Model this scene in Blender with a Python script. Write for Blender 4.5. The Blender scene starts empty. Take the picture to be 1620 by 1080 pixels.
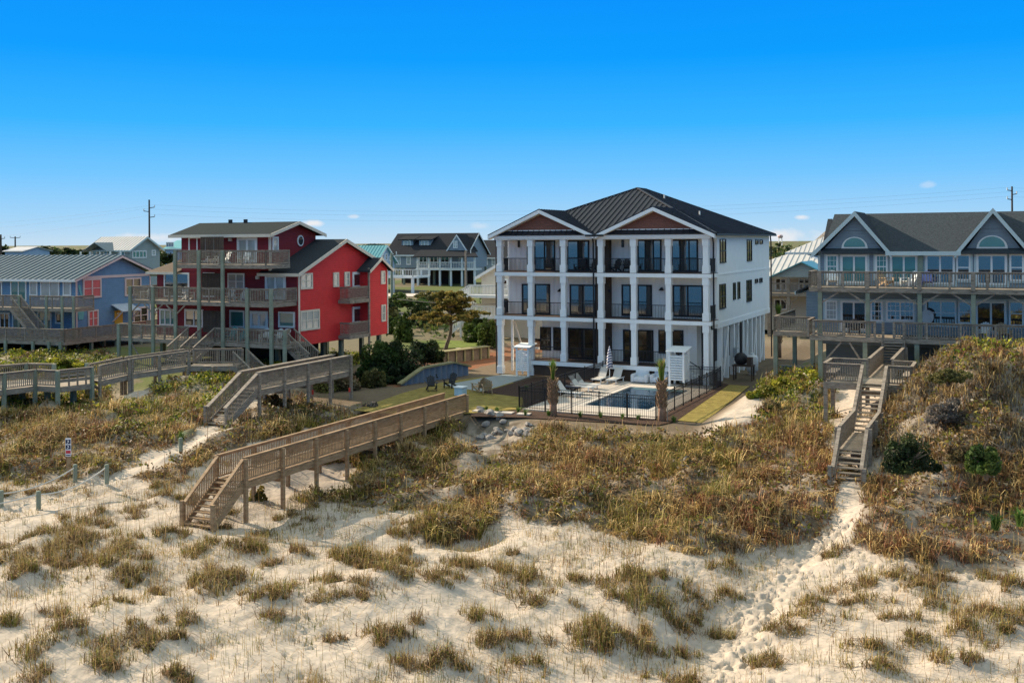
import bpy, math, random
import numpy as np
from mathutils import Vector, Matrix
R = math.radians
random.seed(7); rng = np.random.default_rng(11)
S = bpy.context.scene
COL = S.collection
# ---------------------------------------------------------------- camera
ZC, FL, CX, CY = 10.1, 1600.0, 810.0, 381.0        # eye height, focal length and principal point in photo pixels
RC, RS = math.cos(R(.35)), math.sin(R(.35))
cam = bpy.data.cameras.new('camera'); camo = bpy.data.objects.new('camera', cam); COL.objects.link(camo)
camo.matrix_world = Matrix.Translation((0, 0, ZC)) @ Matrix.Rotation(R(.35), 4, 'Y') @ Matrix.Rotation(R(90), 4, 'X')
cam.sensor_width = 36; cam.lens = FL / 1620 * 36; cam.shift_y = -(540 - CY) / 1620
cam.clip_start = .5; cam.clip_end = 9000
S.camera = camo
# ---------------------------------------------------------------- sky, sun, exposure
SUN_EL, SUN_AZ = 27.0, 32.0                         # azimuth: degrees behind the left-hand side
w = bpy.data.worlds.new('World'); S.world = w; w.use_nodes = True
nt = w.node_tree; nt.nodes.clear()
EXPO = .8
sky = nt.nodes.new('ShaderNodeTexSky'); sky.sky_type = 'NISHITA'; sky.sun_disc = False
sky.sun_elevation = R(SUN_EL); sky.sun_rotation = R(-(90 - SUN_AZ))
sky.altitude = 0; sky.air_density = 1.0; sky.dust_density = 0.0; sky.ozone_density = 4.0
tcw = nt.nodes.new('ShaderNodeTexCoord'); sxw = nt.nodes.new('ShaderNodeSeparateXYZ'); nt.links.new(tcw.outputs['Generated'], sxw.inputs[0])
grd = nt.nodes.new('ShaderNodeValToRGB'); ge = grd.color_ramp.elements    # clear winter sky: pale at the horizon, deep azure above; unseen zenith brightened as fill
for i, (p, c) in enumerate(((0, (.54,.72,.88)), (.02, (.38,.66,.93)), (.063, (.17,.56,1.0)), (.113, (.035,.45,1.0)), (.176, (.0,.34,1.0)), (.25, (.0,.28,.98)), (.45, (.56,.74,.80)), (1, (.80,.90,.90)))):
    e_ = ge[i] if i < 2 else ge.new(p)
    e_.position = p; e_.color = (*c, 1)
nt.links.new(sxw.outputs['Z'], grd.inputs[0])
gs = nt.nodes.new('ShaderNodeVectorMath'); gs.operation = 'SCALE'; gs.inputs['Scale'].default_value = 1 / (.12 * 2**EXPO); nt.links.new(grd.outputs[0], gs.inputs[0])
mxw = nt.nodes.new('ShaderNodeMix'); mxw.data_type = 'RGBA'; mxw.inputs['Factor'].default_value = .99
nt.links.new(sky.outputs[0], mxw.inputs['A']); nt.links.new(gs.outputs[0], mxw.inputs['B'])
# a few small fair-weather clouds low over the horizon
prev = mxw.outputs['Result']
nz = nt.nodes.new('ShaderNodeTexNoise'); nz.inputs['Scale'].default_value = 60; nz.inputs['Detail'].default_value = 5; nt.links.new(tcw.outputs['Generated'], nz.inputs['Vector'])
def cloud(px, py, wpx, hpx, amt):
    global prev
    a, b = (px - 810) / 1600, (381 - py) / 1600; L_ = math.sqrt(1 + a*a + b*b)
    su = nt.nodes.new('ShaderNodeVectorMath'); su.operation = 'SUBTRACT'; su.inputs[1].default_value = (a/L_, 1/L_, b/L_); nt.links.new(tcw.outputs['Generated'], su.inputs[0])
    mu = nt.nodes.new('ShaderNodeVectorMath'); mu.operation = 'MULTIPLY'; mu.inputs[1].default_value = (1600/wpx, 1600/wpx, 1600/hpx); nt.links.new(su.outputs[0], mu.inputs[0])
    le = nt.nodes.new('ShaderNodeVectorMath'); le.operation = 'LENGTH'; nt.links.new(mu.outputs[0], le.inputs[0])
    ad = nt.nodes.new('ShaderNodeMath'); ad.operation = 'MULTIPLY_ADD'; ad.inputs[1].default_value = 1.6; nt.links.new(nz.outputs['Fac'], ad.inputs[0]); nt.links.new(le.outputs['Value'], ad.inputs[2])
    mr = nt.nodes.new('ShaderNodeMapRange'); mr.inputs[1].default_value = 1.75; mr.inputs[2].default_value = 1.05; mr.inputs[3].default_value = 0; mr.inputs[4].default_value = amt; nt.links.new(ad.outputs[0], mr.inputs[0])
    m2 = nt.nodes.new('ShaderNodeMix'); m2.data_type = 'RGBA'; nt.links.new(mr.outputs[0], m2.inputs['Factor']); nt.links.new(prev, m2.inputs['A'])
    k = .86 / (.12 * 2**EXPO); m2.inputs['B'].default_value = (k, k, k*1.02, 1); prev = m2.outputs['Result']
for c_ in ((496, 351, 22, 7, .95), (560, 341, 10, 3.5, .5), (1235, 376, 55, 14, .8), (1268, 346, 14, 5, .8), (760, 357, 16, 7, .35), (1470, 297, 12, 6, .3), (235, 373, 60, 9, .7)): cloud(*c_)
bg = nt.nodes.new('ShaderNodeBackground'); bg.inputs['Strength'].default_value = .12
wo = nt.nodes.new('ShaderNodeOutputWorld')
nt.links.new(prev, bg.inputs['Color']); nt.links.new(bg.outputs[0], wo.inputs[0])
sl = bpy.data.lights.new('sun', 'SUN'); sl.energy = 5.0; sl.angle = R(.5); sl.color = (1, .83, .63)
so = bpy.data.objects.new('sun', sl); COL.objects.link(so)
sd = Vector((-math.cos(R(SUN_AZ)) * math.cos(R(SUN_EL)), math.sin(R(SUN_AZ)) * math.cos(R(SUN_EL)), math.sin(R(SUN_EL))))
so.rotation_euler = sd.to_track_quat('Z', 'Y').to_euler()
S.view_settings.view_transform = 'Standard'; S.view_settings.look = 'None'
S.view_settings.exposure = EXPO; S.view_settings.gamma = 1
# ---------------------------------------------------------------- measuring: a photo pixel as a direction from the eye
def ray(px, py):
    a, b = (px - CX) / FL, -(py - CY) / FL
    return RC * a + RS * b, -RS * a + RC * b         # dx/dy, dz/dy
def at(px, py, z=0.0):
    a, b = ray(px, py); Y = (z - ZC) / b
    return a * Y, Y
def atY(px, py, Y):
    a, b = ray(px, py); return a * Y, Y, ZC + b * Y
def proj(x, y, z):
    a, b = x / y, (z - ZC) / y
    return CX + FL * (RC * a - RS * b), CY - FL * (RS * a + RC * b)
class Frame:                                         # a house's own axes: x along its front, y towards the street
    def __init__(s, px, py, Y, th):
        s.ox, s.oy, _ = atY(px, py, Y); s.th = R(th); s.c, s.s = math.cos(s.th), math.sin(s.th)
    def loc(s, X, Y):
        dx, dy = X - s.ox, Y - s.oy
        return dx * s.c - dy * s.s, dx * s.s + dy * s.c
    def wor(s, x, y):
        return s.ox + x * s.c + y * s.s, s.oy - x * s.s + y * s.c
    def front(s, px, py, y=0.0):                     # -> x, z on the plane y
        a, b = ray(px, py); Y = (y + s.ox * s.s + s.oy * s.c) / (a * s.s + s.c)
        return s.loc(a * Y, Y)[0], ZC + b * Y
    def side(s, px, py, x=0.0):                      # -> y, z on the plane x
        a, b = ray(px, py); Y = (x + s.ox * s.c - s.oy * s.s) / (a * s.c - s.s)
        return s.loc(a * Y, Y)[1], ZC + b * Y
    def gr(s, px, py, z=0.0):
        return s.loc(*at(px, py, z))
# ---------------------------------------------------------------- materials
MATS = {}
def mat(name, col, rough=.75, var=.14, ns=2.0, lap=None, spec=.3, metal=0, col2=None, bump=0, bs=30, stretch=None, ior=1.45):
    if name in MATS: return MATS[name]
    m = bpy.data.materials.new(name); m.use_nodes = True; t = m.node_tree; n = t.nodes; L = t.links
    b = n['Principled BSDF']; b.inputs['Roughness'].default_value = rough; b.inputs['Metallic'].default_value = metal
    b.inputs['Specular IOR Level'].default_value = spec; b.inputs['IOR'].default_value = ior
    tc = n.new('ShaderNodeTexCoord'); src = tc.outputs['Object']
    if stretch:
        mp = n.new('ShaderNodeMapping'); mp.inputs['Scale'].default_value = stretch; L.new(src, mp.inputs[0]); s2 = mp.outputs[0]
    else: s2 = src
    no = n.new('ShaderNodeTexNoise'); no.inputs['Scale'].default_value = ns; no.inputs['Detail'].default_value = 6
    no.inputs['Roughness'].default_value = .65; L.new(s2, no.inputs['Vector'])
    cr = n.new('ShaderNodeValToRGB'); e = cr.color_ramp.elements
    e[0].position, e[1].position = .3, .7
    c2 = col2 if col2 else tuple(min(1, c * (1 + var)) for c in col)
    e[0].color = (*[c * (1 - var) for c in col], 1); e[1].color = (*c2, 1)
    L.new(no.outputs['Fac'], cr.inputs[0]); L.new(cr.outputs[0], b.inputs['Base Color'])
    hgt = None
    if lap:                                          # (axis, board width, depth)
        sx = n.new('ShaderNodeSeparateXYZ'); L.new(src, sx.inputs[0])
        mu = n.new('ShaderNodeMath'); mu.operation = 'MULTIPLY'; mu.inputs[1].default_value = 1 / lap[1]
        L.new(sx.outputs['XYZ'.index(lap[0])], mu.inputs[0])
        fr = n.new('ShaderNodeMath'); fr.operation = 'FRACT'; L.new(mu.outputs[0], fr.inputs[0])
        if len(lap) > 3:                             # batten: a narrow ridge
            gt = n.new('ShaderNodeMath'); gt.operation = 'GREATER_THAN'; gt.inputs[1].default_value = .82; L.new(fr.outputs[0], gt.inputs[0]); fr = gt
        bp = n.new('ShaderNodeBump'); bp.inputs['Strength'].default_value = 1; bp.inputs['Distance'].default_value = lap[2]
        iv = n.new('ShaderNodeMath'); iv.operation = 'SUBTRACT'; iv.inputs[0].default_value = 1; L.new(fr.outputs[0], iv.inputs[1])
        L.new(iv.outputs[0], bp.inputs['Height']); L.new(bp.outputs[0], b.inputs['Normal']); hgt = bp
    if bump:
        n2 = n.new('ShaderNodeTexNoise'); n2.inputs['Scale'].default_value = bs; n2.inputs['Detail'].default_value = 5; L.new(s2, n2.inputs['Vector'])
        bp = n.new('ShaderNodeBump'); bp.inputs['Strength'].default_value = 1; bp.inputs['Distance'].default_value = bump
        L.new(n2.outputs['Fac'], bp.inputs['Height'])
        if hgt: L.new(hgt.outputs[0], bp.inputs['Normal'])
        L.new(bp.outputs[0], b.inputs['Normal'])
    MATS[name] = m; return m
def leaf_mat(name, trans=.35, rough=.6):             # colour comes from each blade's or leaf's own attribute
    if name in MATS: return MATS[name]
    m = bpy.data.materials.new(name); m.use_nodes = True; t = m.node_tree; n = t.nodes; L = t.links
    b = n['Principled BSDF']; b.inputs['Roughness'].default_value = rough; b.inputs['Specular IOR Level'].default_value = .25
    a = n.new('ShaderNodeAttribute'); a.attribute_name = 'col'; L.new(a.outputs['Color'], b.inputs['Base Color'])
    tr = n.new('ShaderNodeBsdfTranslucent'); L.new(a.outputs['Color'], tr.inputs[0])
    mx = n.new('ShaderNodeMixShader'); mx.inputs[0].default_value = trans
    L.new(b.outputs[0], mx.inputs[1]); L.new(tr.outputs[0], mx.inputs[2]); L.new(mx.outputs[0], n['Material Output'].inputs[0])
    MATS[name] = m; return m
# ---------------------------------------------------------------- mesh builder
class MB:
    def __init__(s): s.v, s.f = [], []
    def poly(s, pts): 
        k = len(s.v); s.v += [tuple(p) for p in pts]; s.f.append(tuple(range(k, k + len(pts)))); return s
    def box(s, x0, x1, y0, y1, z0, z1):
        if x0 > x1: x0, x1 = x1, x0
        if y0 > y1: y0, y1 = y1, y0
        if z0 > z1: z0, z1 = z1, z0
        k = len(s.v)
        s.v += [(x0,y0,z0),(x1,y0,z0),(x1,y1,z0),(x0,y1,z0),(x0,y0,z1),(x1,y0,z1),(x1,y1,z1),(x0,y1,z1)]
        s.f += [tuple(k + i for i in q) for q in ((0,3,2,1),(4,5,6,7),(0,1,5,4),(1,2,6,5),(2,3,7,6),(3,0,4,7))]; return s
    def bar(s, p, q, w, h=None, up=(0, 0, 1)):       # rectangular bar from p to q, w across, h high
        h = w if h is None else h
        p, q = Vector(p), Vector(q); d = (q - p).normalized(); u = Vector(up)
        if abs(d.dot(u)) > .98: u = Vector((0, 1, 0))
        a = d.cross(u).normalized(); b = a.cross(d).normalized(); k = len(s.v)
        for e in (p, q):
            for i, j in ((-1,-1),(1,-1),(1,1),(-1,1)): s.v.append(tuple(e + a * i * w / 2 + b * j * h / 2))
        s.f += [tuple(k + i for i in r) for r in ((0,1,2,3),(7,6,5,4),(0,4,5,1),(1,5,6,2),(2,6,7,3),(3,7,4,0))]; return s
    def tube(s, pts, rad, n=8, cap=True):
        pts = [Vector(p) for p in pts]; k = len(s.v)
        rad = rad if isinstance(rad, (list, tuple)) else [rad] * len(pts)
        for i, p in enumerate(pts):
            d = (pts[min(i + 1, len(pts) - 1)] - pts[max(i - 1, 0)]).normalized()
            u = Vector((1, 0, 0)) if abs(d.x) < .9 else Vector((0, 1, 0))
            a = d.cross(u).normalized(); b = d.cross(a)
            for j in range(n):
                t = 2 * math.pi * j / n; s.v.append(tuple(p + (a * math.cos(t) + b * math.sin(t)) * rad[i]))
        for i in range(len(pts) - 1):
            for j in range(n):
                j2 = (j + 1) % n; s.f.append((k + i*n + j, k + i*n + j2, k + (i+1)*n + j2, k + (i+1)*n + j))
        if cap:
            s.f.append(tuple(k + j for j in range(n))[::-1]); s.f.append(tuple(k + (len(pts)-1)*n + j for j in range(n)))
        return s
    def slab(s, pts, th):                            # a flat polygon with thickness th below it
        k = len(s.v); n = len(pts); s.v += [tuple(p) for p in pts] + [(p[0], p[1], p[2] - th) for p in pts]
        s.f.append(tuple(range(k, k + n))); s.f.append(tuple(range(k + 2*n - 1, k + n - 1, -1)))
        for i in range(n):
            j = (i + 1) % n; s.f.append((k + i, k + n + i, k + n + j, k + j))
        return s
    def extr(s, pts, d):                             # polygon pushed along the vector d
        k = len(s.v); n = len(pts); s.v += [tuple(p) for p in pts] + [(p[0]+d[0], p[1]+d[1], p[2]+d[2]) for p in pts]
        s.f.append(tuple(range(k, k + n))); s.f.append(tuple(range(k + 2*n - 1, k + n - 1, -1)))
        for i in range(n):
            j = (i + 1) % n; s.f.append((k + i, k + n + i, k + n + j, k + j))
        return s
    def mesh(s, name, m):
        me = bpy.data.meshes.new(name); me.from_pydata(s.v, [], s.f); me.update()
        import bmesh
        b = bmesh.new(); b.from_mesh(me); bmesh.ops.recalc_face_normals(b, faces=b.faces); b.to_mesh(me); b.free()
        if m: me.materials.append(m)
        return me
    def put(s, name, m, parent=None, smooth=False):
        me = s.mesh(name, m)
        if smooth: me.polygons.foreach_set('use_smooth', [True] * len(me.polygons))
        return link(name, me, parent)
def link(name, me, parent=None):
    o = bpy.data.objects.new(name, me); COL.objects.link(o)
    if parent: o.parent = parent
    return o
def tag(o, label, cat=None, group=None, kind=None):
    if label: o['label'] = label
    if cat: o['category'] = cat
    if group: o['group'] = group
    if kind: o['kind'] = kind
    return o
def thing(name, label, cat, loc=(0, 0, 0), rz=0, group=None):
    o = bpy.data.objects.new(name, None); COL.objects.link(o); o.empty_display_size = .2
    o.location = loc; o.rotation_euler = (0, 0, rz); return tag(o, label, cat, group)
def dup(root, loc, rz, label, group=None, sc=None):  # a copy of a thing with copies of its parts and their sub-parts
    r = root.copy(); COL.objects.link(r); r.location = loc; r.rotation_euler = (0, 0, rz); r['label'] = label
    if group: r['group'] = group
    if sc: r.scale = (sc, sc, sc)
    for ch in list(root.children):
        c = ch.copy(); COL.objects.link(c); c.parent = r
        for g in list(ch.children):
            d = g.copy(); COL.objects.link(d); d.parent = c
    return r
def house(name, label, F, z=0):
    return thing(name, label, 'house', (F.ox, F.oy, z), -F.th)
# ---------------------------------------------------------------- noise, and big meshes from arrays
def vnoise(x, y, seed=0):
    x = np.asarray(x, float); y = np.asarray(y, float); xi, yi = np.floor(x), np.floor(y); fx, fy = x - xi, y - yi
    fx, fy = fx*fx*(3-2*fx), fy*fy*(3-2*fy)
    def h(a, b):
        t = np.sin(a * 127.1 + b * 311.7 + seed * 74.7) * 43758.5453; return t - np.floor(t)
    return (h(xi,yi)*(1-fx)+h(xi+1,yi)*fx)*(1-fy) + (h(xi,yi+1)*(1-fx)+h(xi+1,yi+1)*fx)*fy
def fbm(x, y, seed=0, o=4):
    t, a, n = 0, 1, 0
    for i in range(o):
        t = t + a * vnoise(x, y, seed + i * 3); n += a; a *= .5; x, y = x * 2.03 + 5.1, y * 2.03 + 1.7
    return t / n
def array_mesh(name, V, quads, tris, m, col=None, parent=None, smooth=False):
    me = bpy.data.meshes.new(name); nq, ntr = len(quads), len(tris)
    me.vertices.add(len(V)); me.vertices.foreach_set('co', np.asarray(V, np.float32).ravel())
    li = np.concatenate([np.asarray(quads, np.int32).ravel(), np.asarray(tris, np.int32).ravel()])
    me.loops.add(len(li)); me.loops.foreach_set('vertex_index', li)
    ls = np.concatenate([np.arange(nq) * 4, nq * 4 + np.arange(ntr) * 3]).astype(np.int32)
    me.polygons.add(nq + ntr); me.polygons.foreach_set('loop_start', ls)
    if smooth: me.polygons.foreach_set('use_smooth', np.ones(nq + ntr, bool))
    me.update(calc_edges=True)
    if col is not None:
        at_ = me.attributes.new('col', 'FLOAT_COLOR', 'POINT')
        c = np.ones((len(V), 4), np.float32); c[:, :3] = col; at_.data.foreach_set('color', c.ravel())
    me.materials.append(m); return link(name, me, parent)
E0 = np.zeros((0, 4), np.int32); T0 = np.zeros((0, 3), np.int32)
def blades(pos, h, wd, lean, col, yaw=None):         # bent tapering blades: 5 points, one quad and one triangle each
    n = len(pos); yaw = rng.uniform(0, 2*np.pi, n) if yaw is None else yaw
    d = np.stack([np.cos(yaw), np.sin(yaw), 0*yaw], 1); sa = yaw + np.pi/2 + rng.normal(0, .5, n)
    s = np.stack([np.cos(sa), np.sin(sa), 0*sa], 1) * (wd/2)[:, None]; up = np.array([0, 0, 1.0])
    mid = pos + up * (h*.6)[:, None] + d * (h*lean*.3)[:, None]
    tip = pos + up * (h*(1 - .45*lean))[:, None] + d * (h*lean)[:, None]
    V = np.stack([pos - s, pos + s, mid + s*.75, mid - s*.75, tip], 1).reshape(-1, 3)
    b = (np.arange(n) * 5)[:, None]
    return V, b + np.array([0, 1, 2, 3]), b + np.array([3, 2, 4]), np.repeat(col, 5, 0)
def leaves(pos, size, col, nrm=None, flat=.0):       # small folded quads
    n = len(pos); a = rng.normal(0, 1, (n, 3)); a /= np.linalg.norm(a, axis=1)[:, None]
    b = rng.normal(0, 1, (n, 3)); b -= a * (a*b).sum(1)[:, None]; b /= np.linalg.norm(b, axis=1)[:, None]
    if nrm is not None:                              # lean the leaf plane towards facing nrm
        k = nrm * flat; c = np.cross(a, b) + k; c /= np.linalg.norm(c, axis=1)[:, None]
        a -= c * (a*c).sum(1)[:, None]; a /= np.linalg.norm(a, axis=1)[:, None]; b = np.cross(c, a)
    s = size[:, None]
    V = np.stack([pos - a*s, pos - b*s*.55, pos + a*s, pos + b*s*.55], 1).reshape(-1, 3)
    return V, (np.arange(n) * 4)[:, None] + np.arange(4), T0, np.repeat(col, 4, 0)
def join(parts):
    V, Q, T, C, k = [], [], [], [], 0
    for v, q, t, c in parts:
        V.append(v); Q.append(np.asarray(q) + k); T.append(np.asarray(t) + k if len(t) else T0); C.append(c); k += len(v)
    return np.concatenate(V), np.concatenate(Q), np.concatenate(T), np.concatenate(C)
def pick(cols, n, jit=.2):
    c = np.array(cols)[rng.integers(0, len(cols), n)]
    return c * rng.uniform(1 - jit, 1 + jit, (n, 1)) * rng.uniform(.93, 1.07, (n, 3))
def inpoly(px, py, P):
    r = np.zeros(len(px), bool); j = len(P) - 1
    for i in range(len(P)):
        xi, yi = P[i]; xj, yj = P[j]
        if yi != yj: r ^= ((yi > py) != (yj > py)) & (px < (xj - xi) * (py - yi) / (yj - yi) + xi)
        j = i
    return r
# ================================================================ TERRAIN
TH = 26.3
WF = Frame(787, 480, 77.4, TH)                        # white house: left front corner
WW = WF.front(1124, 480)[0]; WD = 19.0
_cp = [(0,1080,-1.9),(400,1080,-1.9),(810,1080,-2.0),(1100,1080,-2.35),(1200,1080,-2.4),(1300,1080,-2.0),(1620,1080,-1.8),
 (0,900,-1.65),(200,880,-1.5),(400,900,-1.75),(600,915,-1.6),(730,870,-2.0),(810,930,-1.9),(950,930,-1.8),(1040,990,-2.2),(1130,990,-2.5),(1230,900,-2.25),(1400,920,-1.75),(1620,900,-1.6),
 (313,830,-1.5),(430,845,-1.75),(60,800,-1.5),(60,770,-1.4),(190,745,-1.0),(640,840,-1.9),(740,850,-2.1),(900,850,-1.9),(1050,870,-1.8),(1290,850,-1.7),(1450,860,-1.2),(1620,850,-1.0),
 (700,720,-1.0),(800,760,-1.2),(1000,740,-.75),(1150,760,-.7),(1000,800,-1.35),(800,820,-1.7),(1200,830,-1.3),(1130,800,-1.1),
 (860,665,-.1),(1000,672,-.1),(1080,680,0),(1200,660,.6),(1210,600,1.0),(1280,615,1.2),(1290,690,.4),(1250,720,-.1),
 (770,680,-.9),(745,700,-1.2),(660,740,-1.3),(560,760,-1.5),(470,790,-1.6),
 (1340,772,-.4),(1330,830,-1.1),(1300,660,.5),(1440,620,2.4),(1540,560,4.8),(1480,575,4.0),(1600,560,4.6),(1640,548,4.9),(1500,650,2.0),(1600,660,2.2),(1550,740,.7),(1640,750,.8),(1450,750,.2),(1500,800,-.5),(1640,800,-.4),(1410,640,1.7),
 (345,684,.05),(285,702,-.4),(180,725,-.7),(100,720,-.8),(0,720,-.8),(0,680,-.4),(100,660,-.3),(230,650,.2),(330,620,.7),(420,595,1.1),
 (430,650,-.1),(520,600,.8),(560,640,-.1),(620,660,-.4),(620,630,0),(60,580,1.0),(150,570,1.4),(20,640,-.3),(100,640,-.5),(180,620,.1)]
_cw = [(-70,80,1.2),(-40,82,1.2),(-25,74,1.0),(-15,74,.9),(-12,84,.6),(-8,96,.2),(-30,100,.8),(-70,110,1),(0,110,.5),(30,105,.6),(22,68,.9),(30,64,1.6),(45,60,2),(70,60,2),(40,80,1.2),(70,90,1),(-40,160,2.2),(0,160,2.3),(50,160,2),
 (-100,160,2),(110,160,2),(-60,64,.6),(-70,50,-.8),(-50,40,-1.6),(45,40,-.6),(60,44,.6),(40,28,-1.7),(-40,28,-1.8),(-30,12,-2.3),(0,12,-2.4),(30,12,-2.3),(-60,0,-2.8),(0,0,-2.8),(60,0,-2.8),(-60,-30,-4.5),(0,-30,-4.5),(60,-30,-4.5)]
CPT = np.array([(*at(px, py, z), z) for px, py, z in _cp] + _cw)
def _k(a, b): return np.sqrt(((a[:, None, :] - b[None, :, :])**2).sum(2) + .8)
_n = len(CPT); _K = _k(CPT[:, :2], CPT[:, :2]) - .0 ; _A = np.zeros((_n + 1, _n + 1)); _A[:_n, :_n] = _K + np.eye(_n) * -.25; _A[_n, :_n] = _A[:_n, _n] = 1
_sol = np.linalg.solve(_A, np.append(CPT[:, 2], 0))
HUM = []                                              # hummocks under the tussocks: x, y, height, radius
def H0(x, y):
    x = np.asarray(x, float).ravel(); y = np.asarray(y, float).ravel(); out = np.empty(len(x))
    for i in range(0, len(x), 40000):
        P = np.stack([x[i:i+40000], y[i:i+40000]], 1); out[i:i+40000] = _k(P, CPT[:, :2]) @ _sol[:_n] + _sol[_n]
    far = np.clip((y - 150) / 120, 0, 1); out = out * (1 - far) + 2.4 * far
    return out
def sstep(a, b, t):
    t = np.clip((t - a) / (b - a), 0, 1); return t * t * (3 - 2 * t)
def padmask(x, y):                                    # the levelled lot of the white house
    lx = (x - WF.ox) * WF.c - (y - WF.oy) * WF.s; ly = (x - WF.ox) * WF.s + (y - WF.oy) * WF.c
    return sstep(-9, -6.5, lx) * (1 - sstep(19.5, 21.5, lx)) * sstep(-18.2, -16.4, ly) * (1 - sstep(26, 32, ly))
def H(x, y):
    x = np.asarray(x, float).ravel(); y = np.asarray(y, float).ravel(); h = H0(x, y)
    near = 1 - sstep(60, 80, y)
    h = h + near * ((fbm(x * .35, y * .35, 1) - .5) * .55 + (fbm(x * 1.1, y * 1.3, 5) - .5) * .15 + (fbm(x * 3, y * 3, 9, 3) - .5) * .06)
    for hx, hy, hh, hr in HUM:
        d = (x - hx)**2 + (y - hy)**2; m = d < hr * hr * 7
        h[m] += hh * np.exp(-d[m] / (hr * hr))
    p = padmask(x, y); return h * (1 - p) + (-.06) * p
DENSE = [[(690,655),(745,655),(800,690),(850,668),(1000,670),(1080,680),(1125,690),(1190,655),(1300,690),(1325,745),(1330,790),(1300,835),(1260,862),(1215,858),(1165,875),(1110,885),(1050,868),(985,850),(930,828),(880,835),(800,812),(760,850),(690,862),(665,835),(690,805),(590,800),(480,800),(420,775),(400,745),(560,700)],
 [(-260,655),(110,650),(240,655),(330,655),(330,690),(300,700),(245,725),(300,740),(290,770),(180,760),(160,745),(100,765),(-260,760)],
 [(330,700),(380,660),(480,610),(600,625),(640,640),(560,665),(440,690),(340,720),(260,760),(240,740)],
 [(1325,800),(1370,755),(1420,745),(1900,735),(1900,885),(1500,905),(1400,880),(1340,850)]]
GREEN = [[(-260,620),(-200,560),(60,555),(170,555),(170,640),(230,622),(300,595),(380,575),(480,560),(600,560),(490,592),(415,615),(375,640),(335,668),(250,692),(180,690),(150,660),(60,650),(-260,650)],
 [(1190,597),(1305,585),(1320,640),(1310,690),(1205,668),(1185,630)],
 [(1430,572),(1480,545),(1560,535),(1900,540),(1900,600),(1560,610),(1460,600)]]
SCRUB = [[(1430,575),(1900,590),(1900,742),(1400,752),(1375,700)],[(380,660),(480,610),(600,600),(640,640),(520,665),(400,680)]]
SANDY = [[(330,668),(372,672),(320,706),(250,742),(190,768),(150,768),(225,722),(290,695)],[(1085,672),(1150,632),(1195,612),(1215,640),(1185,668),(1120,688)],
 [(1318,790),(1340,765),(1368,780),(1352,850),(1290,890),(1230,1000),(1180,1090),(1110,1090),(1180,960),(1250,880),(1300,845)],
 [(470,735),(560,730),(560,775),(470,790),(395,800),(390,770)],[(560,620),(625,595),(640,606),(590,640)]]
DIRT = [[(738,658),(850,664),(848,690),(770,722),(715,705)]]
def zone(x, y, z, jit=True):
    px = CX + FL * (RC * (x / y) - RS * ((z - ZC) / y)); py = CY - FL * (RS * (x / y) + RC * ((z - ZC) / y))
    if jit:
        px = px + (fbm(x * .9, y * .9, 21) - .5) * 46; py = py + (fbm(x * .9, y * .9, 31) - .5) * 26
    zz = np.zeros(len(px), int)
    for k, Z in ((1, DENSE), (2, GREEN), (3, SCRUB), (4, SANDY), (5, DIRT)):
        for P in Z: zz[inpoly(px, py, P)] = k
    zz[y > 86] = 0
    return zz
# tussocks read off the open sand: pixel, radius (m), height (m)
TUS = [(548,896,.7,.6),(573,899,1.1,.75),(610,917,.8,.7),(718,914,1.1,.7),(749,914,.9,.65),(795,920,.9,.7),(841,933,.9,.6),(872,957,.7,.5),(619,1013,.6,.6),(588,1022,.5,.6),(767,982,.6,.7),(773,1019,.5,.5),(934,1007,.8,.6),(650,840,.5,.4),(674,850,.6,.4),(696,843,.8,.6),
 (56,855,.8,.5),(118,858,.6,.5),(112,829,.6,.6),(201,885,.9,.6),(207,906,1.0,.65),(263,850,.6,.5),(53,909,.7,.6),(335,873,1.0,.55),(385,879,1.0,.5),(367,921,.9,.65),(335,935,.7,.5),(415,950,.7,.55),(92,879,.6,.4),(252,767,.6,.5),(261,787,.5,.5),(160,812,.4,.4),
 (977,945,1.1,.65),(1008,933,.9,.6),(1039,970,1.0,.8),(946,1022,.9,.7),(977,1038,.8,.7),(1147,899,.45,.55),(1144,948,.5,.5),(1091,948,.4,.4),(1295,960,.6,.5),(1273,998,.9,.6),(1357,957,.6,.5),(1224,1007,.45,.4),
 (1401,922,.5,.5),(1449,935,.6,.4),(1534,1004,.7,.55),(1597,988,.8,.45),(1559,988,.8,.35),(1442,1020,.6,.45),(1367,1033,.6,.4),(1512,1048,.6,.5),(85,1033,.8,.6),(159,1060,.5,.5),(102,1010,.5,.55),(175,966,.5,.4),(244,1027,.5,.5),(41,911,.6,.5),(20,880,.8,.4),(1480,960,.5,.4),(1420,985,.4,.4),(905,930,.8,.5),(690,930,.6,.5),(470,880,.5,.4),(640,880,.5,.45),(840,1060,.5,.5),(700,1050,.4,.5),(1060,930,.5,.5),(300,985,.6,.4),(1600,930,.5,.5),(1385,1060,.5,.5),(5,990,.7,.5)]
TW = []
for px, py, r_, h_ in TUS:
    X, Y = at(px, py, -1.9)
    for _ in range(3):
        z = float(H(X, Y)[0]); X, Y = at(px, py, z)
    TW.append((X, Y, r_, h_))
_x = rng.uniform(-24, 24, 420); _y = rng.uniform(25, 47, 420)
_kk = (np.abs(_x/_y) < .54) & (fbm(_x*.3, _y*.3, 131) > .47); _x, _y = _x[_kk], _y[_kk]; _z = H(_x, _y); _q = zone(_x, _y, _z)
for _i in range(len(_x)):
    if _q[_i] == 0: TW.append((_x[_i], _y[_i], float(rng.uniform(.2, .62)), float(rng.uniform(.22, .6))))
HUM += [(X, Y, .12 + .12 * r_, r_ * 1.1) for X, Y, r_, h_ in TW[:len(TUS)]]
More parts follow.
